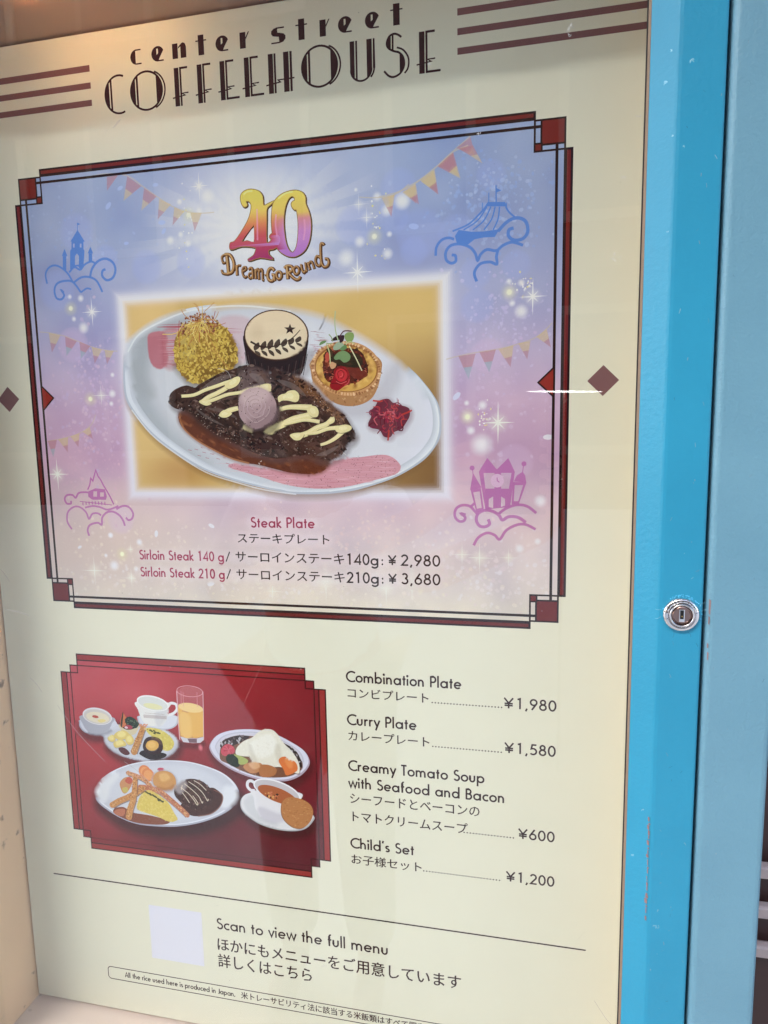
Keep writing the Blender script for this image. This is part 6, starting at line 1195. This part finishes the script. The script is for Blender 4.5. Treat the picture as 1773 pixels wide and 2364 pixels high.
bun = [(-117.3,-284.6),(-116.5,-279.6),(-113.0,-275.7),(-106.4,-274.0),(-101.0,-275.0),(-97.6,-278.6),(-97.0,-283.4),(-98.6,-287.6),(-103.8,-289.9),(-110.3,-290.6),(-115.3,-288.4)]; s.soft([(u, v - 1) for u, v in bun], (140, 130, 136), 2.5, .6); s.shape(bun, (206, 146, 70)); s.soft([(-110.4,-278.1),(-105.7,-276.8),(-103.1,-279.6),(-108.9,-282.4)], (230, 182, 104), 2, .7); s.soft([(-113.9,-288.7),(-104.7,-289.1),(-98.9,-285.4),(-102.9,-289.8),(-111.3,-290.7)], (170, 108, 46), 2, .6)
gv = [(-94.5,-302.7),(-84.8,-292.8),(-68.1,-284.4),(-61.1,-285.8),(-56.9,-290.7),(-59.1,-297.9),(-65.7,-304.8),(-74.9,-308.7),(-84.0,-310.0),(-89.4,-307.5)]; s.shape(gv, (72, 38, 34)); s.curve([(-64.6,-285.8),(-58.5,-288.2),(-57.2,-292.4),(-60.5,-299.8),(-68.5,-306.5),(-79.5,-309.7)], 1.0, (136, 84, 66), .8)
hb = crom([(-99.0,-289.9),(-96.1,-284.2),(-90.4,-280.3),(-83.0,-278.3),(-75.0,-279.2),(-68.9,-283.2),(-65.2,-288.9),(-66.1,-296.0),(-71.7,-301.1),(-81.0,-304.3),(-89.1,-303.0),(-95.2,-298.3),(-98.6,-294.3)], True, 4); s.poly(hb, (66, 36, 32))
s.scatter(hb, 200, lambda x, y, t_: s.ell(x, y, rnd.uniform(.5, 1.4), rnd.uniform(.4, .8), rnd.choice([(96, 60, 50), (44, 22, 22), (120, 88, 80), (54, 28, 26)]), .7, rnd.uniform(0, 3), 8, t=t_), rnd, .05)
s.soft([(-96.3,-287.8),(-90.5,-281.9),(-88.8,-284.4),(-93.8,-291.1)], (190, 178, 180), 2.5, .6)
for q in ([(-92.0,-290.9),(-89.4,-294.2),(-86.1,-299.0)], [(-93.1,-286.6),(-86.5,-291.2),(-82.3,-296.0),(-79.8,-300.0),(-79.0,-298.3),(-83.0,-292.6)], [(-89.7,-283.1),(-82.7,-288.1),(-77.6,-292.9),(-75.2,-297.9),(-74.5,-296.5)], [(-85.9,-281.0),(-78.9,-285.1),(-73.8,-289.8),(-70.5,-295.5),(-69.7,-293.8)], [(-81.3,-279.6),(-76.0,-282.2),(-70.9,-286.9)], [(-91.6,-284.6),(-92.7,-288.7)]): s.curve(q, .7, (220, 204, 176), .95)
s.shape([(-147.8,-289.6),(-144.6,-284.7),(-139.7,-282.4),(-136.0,-283.8),(-136.4,-288.4),(-141.7,-296.2),(-145.5,-296.6)], (204, 140, 84)); s.shape([(-142.8,-286.3),(-138.7,-282.3),(-135.6,-284.7),(-138.3,-288.6)], (200, 84, 60), k=3); s.shape([(-145.7,-293.0),(-141.3,-291.6),(-140.7,-295.2),(-144.6,-296.7)], (200, 180, 80), k=3)
s.shape([(-155.6,-315.0),(-153.4,-311.1),(-145.6,-309.3),(-138.2,-313.1),(-121.3,-313.9),(-105.6,-316.6),(-107.6,-319.7),(-118.0,-321.5),(-135.1,-321.8),(-148.2,-318.8)], (136, 74, 50)); s.shape([(-155.1,-315.0),(-151.5,-311.8),(-144.7,-311.1),(-146.1,-316.7),(-151.9,-317.4)], (190, 110, 74), k=3)
fry([(-139.5,-279.2),(-132.0,-280.8),(-124.7,-283.6),(-120.3,-287.6)], 3.6, 4.0, (208, 140, 100)); fry([(-129.0,-290.3),(-119.6,-290.2),(-110.5,-292.9),(-101.7,-299.1),(-92.9,-306.1),(-89.0,-309.7)], 4.6, 4.6, (196, 118, 84))
om = crom([(-132.9,-305.2),(-129.5,-297.6),(-123.5,-292.4),(-117.9,-292.7),(-110.7,-296.5),(-104.6,-301.2),(-100.4,-308.8),(-97.5,-313.8),(-99.1,-315.8),(-104.7,-317.4),(-115.7,-314.1),(-126.7,-311.8),(-133.2,-309.8)], True, 4); s.poly(om, (220, 194, 74)); s.scatter(om, 170, lambda x, y, t_: s.ell(x, y, rnd.uniform(.5, 1.3), rnd.uniform(.4, .9), rnd.choice([(234, 214, 104), (206, 178, 62), (228, 206, 92)]), .45, rnd.uniform(0, 3), 8, t=t_), rnd, .05)
for x, y in [(-124.1,-293.8),(-122.7,-294.6),(-120.9,-295.0),(-120.0,-295.8),(-118.1,-295.9),(-116.8,-296.7),(-115.4,-297.4),(-113.7,-298.6),(-112.3,-299.3),(-111.0,-300.1),(-109.6,-300.6),(-113.3,-299.9)]: s.ell(x, y, 1.2, .8, (48, 58, 30), .9, rnd.uniform(-.5, .5), 8)
fry([(-156.1,-308.7),(-149.0,-304.2),(-141.0,-300.2),(-133.1,-295.3),(-127.1,-291.0)], 5.0, 4.6, (204, 136, 62)); fry([(-133.1,-282.7),(-134.3,-291.8),(-136.4,-302.0),(-139.4,-309.6),(-141.4,-317.1)], 4.0, 5.8, (206, 140, 66))
for q in ([(-135.0,-282.4),(-136.2,-280.3)], [(-133.0,-281.7),(-132.4,-279.4)], [(-131.7,-282.1),(-129.2,-280.0)]): s.curve(q, 1.1, (214, 148, 110), 1)
s.build('child_plate', rp, label='white oval plate with fried shrimp, omelette and hamburger steak')
s = Ink()    # soup cup
sc_ = [(-42.6,-295.4),(-41.1,-290.0),(-36.1,-285.9),(-25.5,-283.9),(-8.2,-286.4),(8.7,-291.5),(17.5,-298.3),(16.8,-302.7),(10.6,-309.5),(1.0,-312.8),(-12.8,-313.2),(-26.7,-310.4),(-36.1,-305.3),(-41.2,-300.6)]
shadow(sc_, 1, -4, 5, .6, (46, 16, 26)); s.shape(sc_, (178, 180, 186)); s.shape(shr(sc_, .97, 0, .7), (220, 220, 224)); s.soft([(-38.2,-293.2),(-31.0,-288.9),(-26.3,-302.4),(-12.6,-308.8),(-26.5,-306.9),(-35.0,-300.8)], (198, 200, 206), 3, .7)
s.curve([(-29.8,-282.6),(-33.3,-282.6),(-35.8,-279.8),(-35.2,-276.0),(-32.1,-275.0),(-28.2,-277.7)], 2.4, (222, 222, 228)); cb = [(-30.7,-282.7),(-31.0,-288.9),(-30.0,-297.6),(-26.3,-303.3),(-19.5,-306.0),(-10.8,-306.3),(-4.7,-305.2),(3.3,-297.3),(6.2,-288.3),(6.5,-280.5)]; s.shape(cb, (224, 222, 228)); s.soft([(-26.1,-297.1),(-12.3,-300.8),(-3.7,-301.6),(-12.5,-306.1),(-22.9,-304.7)], (188, 184, 200), 3, .6)
s.ell(*[(-11.7,-281.2)][0], 19.6, 8.6, (232, 232, 238), 1, -.24, 34); s.ell(*[(-11.7,-281.4)][0], 18.4, 7.6, (196, 190, 196), 1, -.24, 34); s.ell(*[(-11.4,-284.3)][0], 16.5, 6.0, (176, 92, 48), 1, -.28, 34)
sp_ = arc(*[(-16.0,-285.1)][0], 5.5, 3, 0, 360, 20)[:-1]; s.scatter(sp_, 22, lambda x, y, t_: s.ell(x, y, rnd.uniform(.5, 1.3), rnd.uniform(.4, .9), rnd.choice([(40, 30, 30), (30, 26, 30), (226, 166, 84), (210, 120, 80)]), .95, rnd.uniform(0, 3), 8, t=t_), rnd, .03)
ck = [(-8.6,-295.2),(-7.1,-288.9),(-2.2,-285.3),(4.6,-285.0),(11.4,-286.9),(15.9,-290.7),(17.0,-296.6),(14.2,-303.8),(8.0,-309.4),(1.2,-309.7),(-4.7,-306.1),(-8.0,-301.2)]
s.shape([(u - .5, v - .5) for u, v in ck], (140, 92, 50)); s.shape(ck, (186, 122, 66)); s.scatter(crom(ck, True, 3), 70, lambda x, y, t_: s.ell(x, y, rnd.uniform(.3, .8), rnd.uniform(.3, .6), rnd.choice([(204, 146, 88), (160, 98, 48)]), .8, 0, 7, t=t_), rnd, .03)
s.build('soup_cup', rp, label='white cup of tomato soup with a biscuit on its saucer')

# ---- price list

def price_item(lines, name):
    k = Ink()
    for fn, args in lines: fn(k, *args)
    k.build('price_line', poster, label=name)
def dots(k, x0, x1, y, n_):
    for i in range(n_): k.ell(x0 + (x1 - x0) * i / (n_ - 1), y, .56, .56, PLUM, n=8)
T8 = 8.3
price_item([(text, ('Combination Plate', 45.9, 129.8, -189.7, T8, PLUM, .115)), (cjk, ('コンビプレート', 46.8, 106.6, -201.5, -194.2, PLUM)), (dots, (109.3, 158.1, -201.0, 23)), (text, ('Y', 159.4, 166.2, -201.3, 7.6, PLUM, .115)), (text, ('1,980', 167.8, 194.8, -201.3, 7.9, PLUM, .115))], 'Combination Plate price line')
price_item([(text, ('Curry Plate', 45.8, 97.4, -222.8, T8, PLUM, .115)), (cjk, ('カレープレート', 46.5, 106.9, -234.7, -227.2, PLUM)), (dots, (109.4, 158.0, -234.1, 23)), (text, ('Y', 160.0, 166.6, -234.2, 7.6, PLUM, .115)), (text, ('1,580', 168.2, 194.8, -234.2, 7.9, PLUM, .115))], 'Curry Plate price line')
price_item([(text, ('Creamy Tomato Soup', 45.8, 146.2, -258.7, T8, PLUM, .115)), (text, ('with Seafood and Bacon', 45.7, 160.4, -272.2, T8, PLUM, .115)), (cjk, ('シーフードとベーコンの', 46.6, 142.8, -284.6, -276.8, PLUM)), (cjk, ('トマトクリームスープ', 48.2, 134.2, -299.0, -290.8, PLUM)), (dots, (131.8, 166.8, -298.0, 17)), (text, ('Y', 170.0, 176.6, -298.0, 7.6, PLUM, .115)), (text, ('600', 177.6, 195.0, -298.0, 7.9, PLUM, .115))], 'Creamy Tomato Soup price line')
price_item([(text, ("Child's Set", 45.9, 94.4, -320.9, T8, PLUM, .115)), (cjk, ('お子様セット', 46.4, 100.2, -333.8, -325.8, PLUM)), (dots, (101.8, 157.2, -332.3, 26)), (text, ('Y', 161.6, 168.2, -332.1, 7.6, PLUM, .115)), (text, ('1,200', 169.6, 195.3, -332.1, 7.9, PLUM, .115))], "Child's Set price line")
Ink().rect(-218, -378.6, 218, -377.5, PLUM).build('dividing_rule', poster)
k = Ink(); text(k, 'Scan to view the full menu', -68.5, 73.4, -406.2, 9.6, PLUM, .105, track=.05); cjk(k, 'ほかにもメニューをご用意しています', -68.6, 129.0, -425.6, -413.8, PLUM); cjk(k, '詳しくはこちら', -68.9, 11.2, -440.4, -428.4, PLUM); k.build('scan_note_lettering', poster)
k = Ink(); k.rect(-129.2, -442.4, -81.6, -394.0, (222, 222, 236)); k.build('white_square', poster, label='white printed square beside the scan note')
k = Ink()
rr_ = [(240, -457.6)] + arc(-169.2, -460.6, 3, 3, 90, 180, 6) + arc(-169.2, -465.8, 3, 3, 180, 270, 6) + [(240, -468.8)]
k.stroke(rr_, .7, PLUM); text(k, 'All the rice used here is produced in Japan.', -156.2, -55.6, -465.3, 4.7, PLUM, .12); cjk(k, '米トレーサビリティ法に該当する米飯類はすべて国産米を使用しています', -50.2, 158.0, -466.0, -459.6, PLUM, .004)
k.build('rice_note_lettering', poster)
print('meshes', len(bpy.data.objects), 'tris', sum(len(o.data.polygons) for o in bpy.data.objects if o.type == 'MESH'), 'layers', max(HEIGHT.values()))
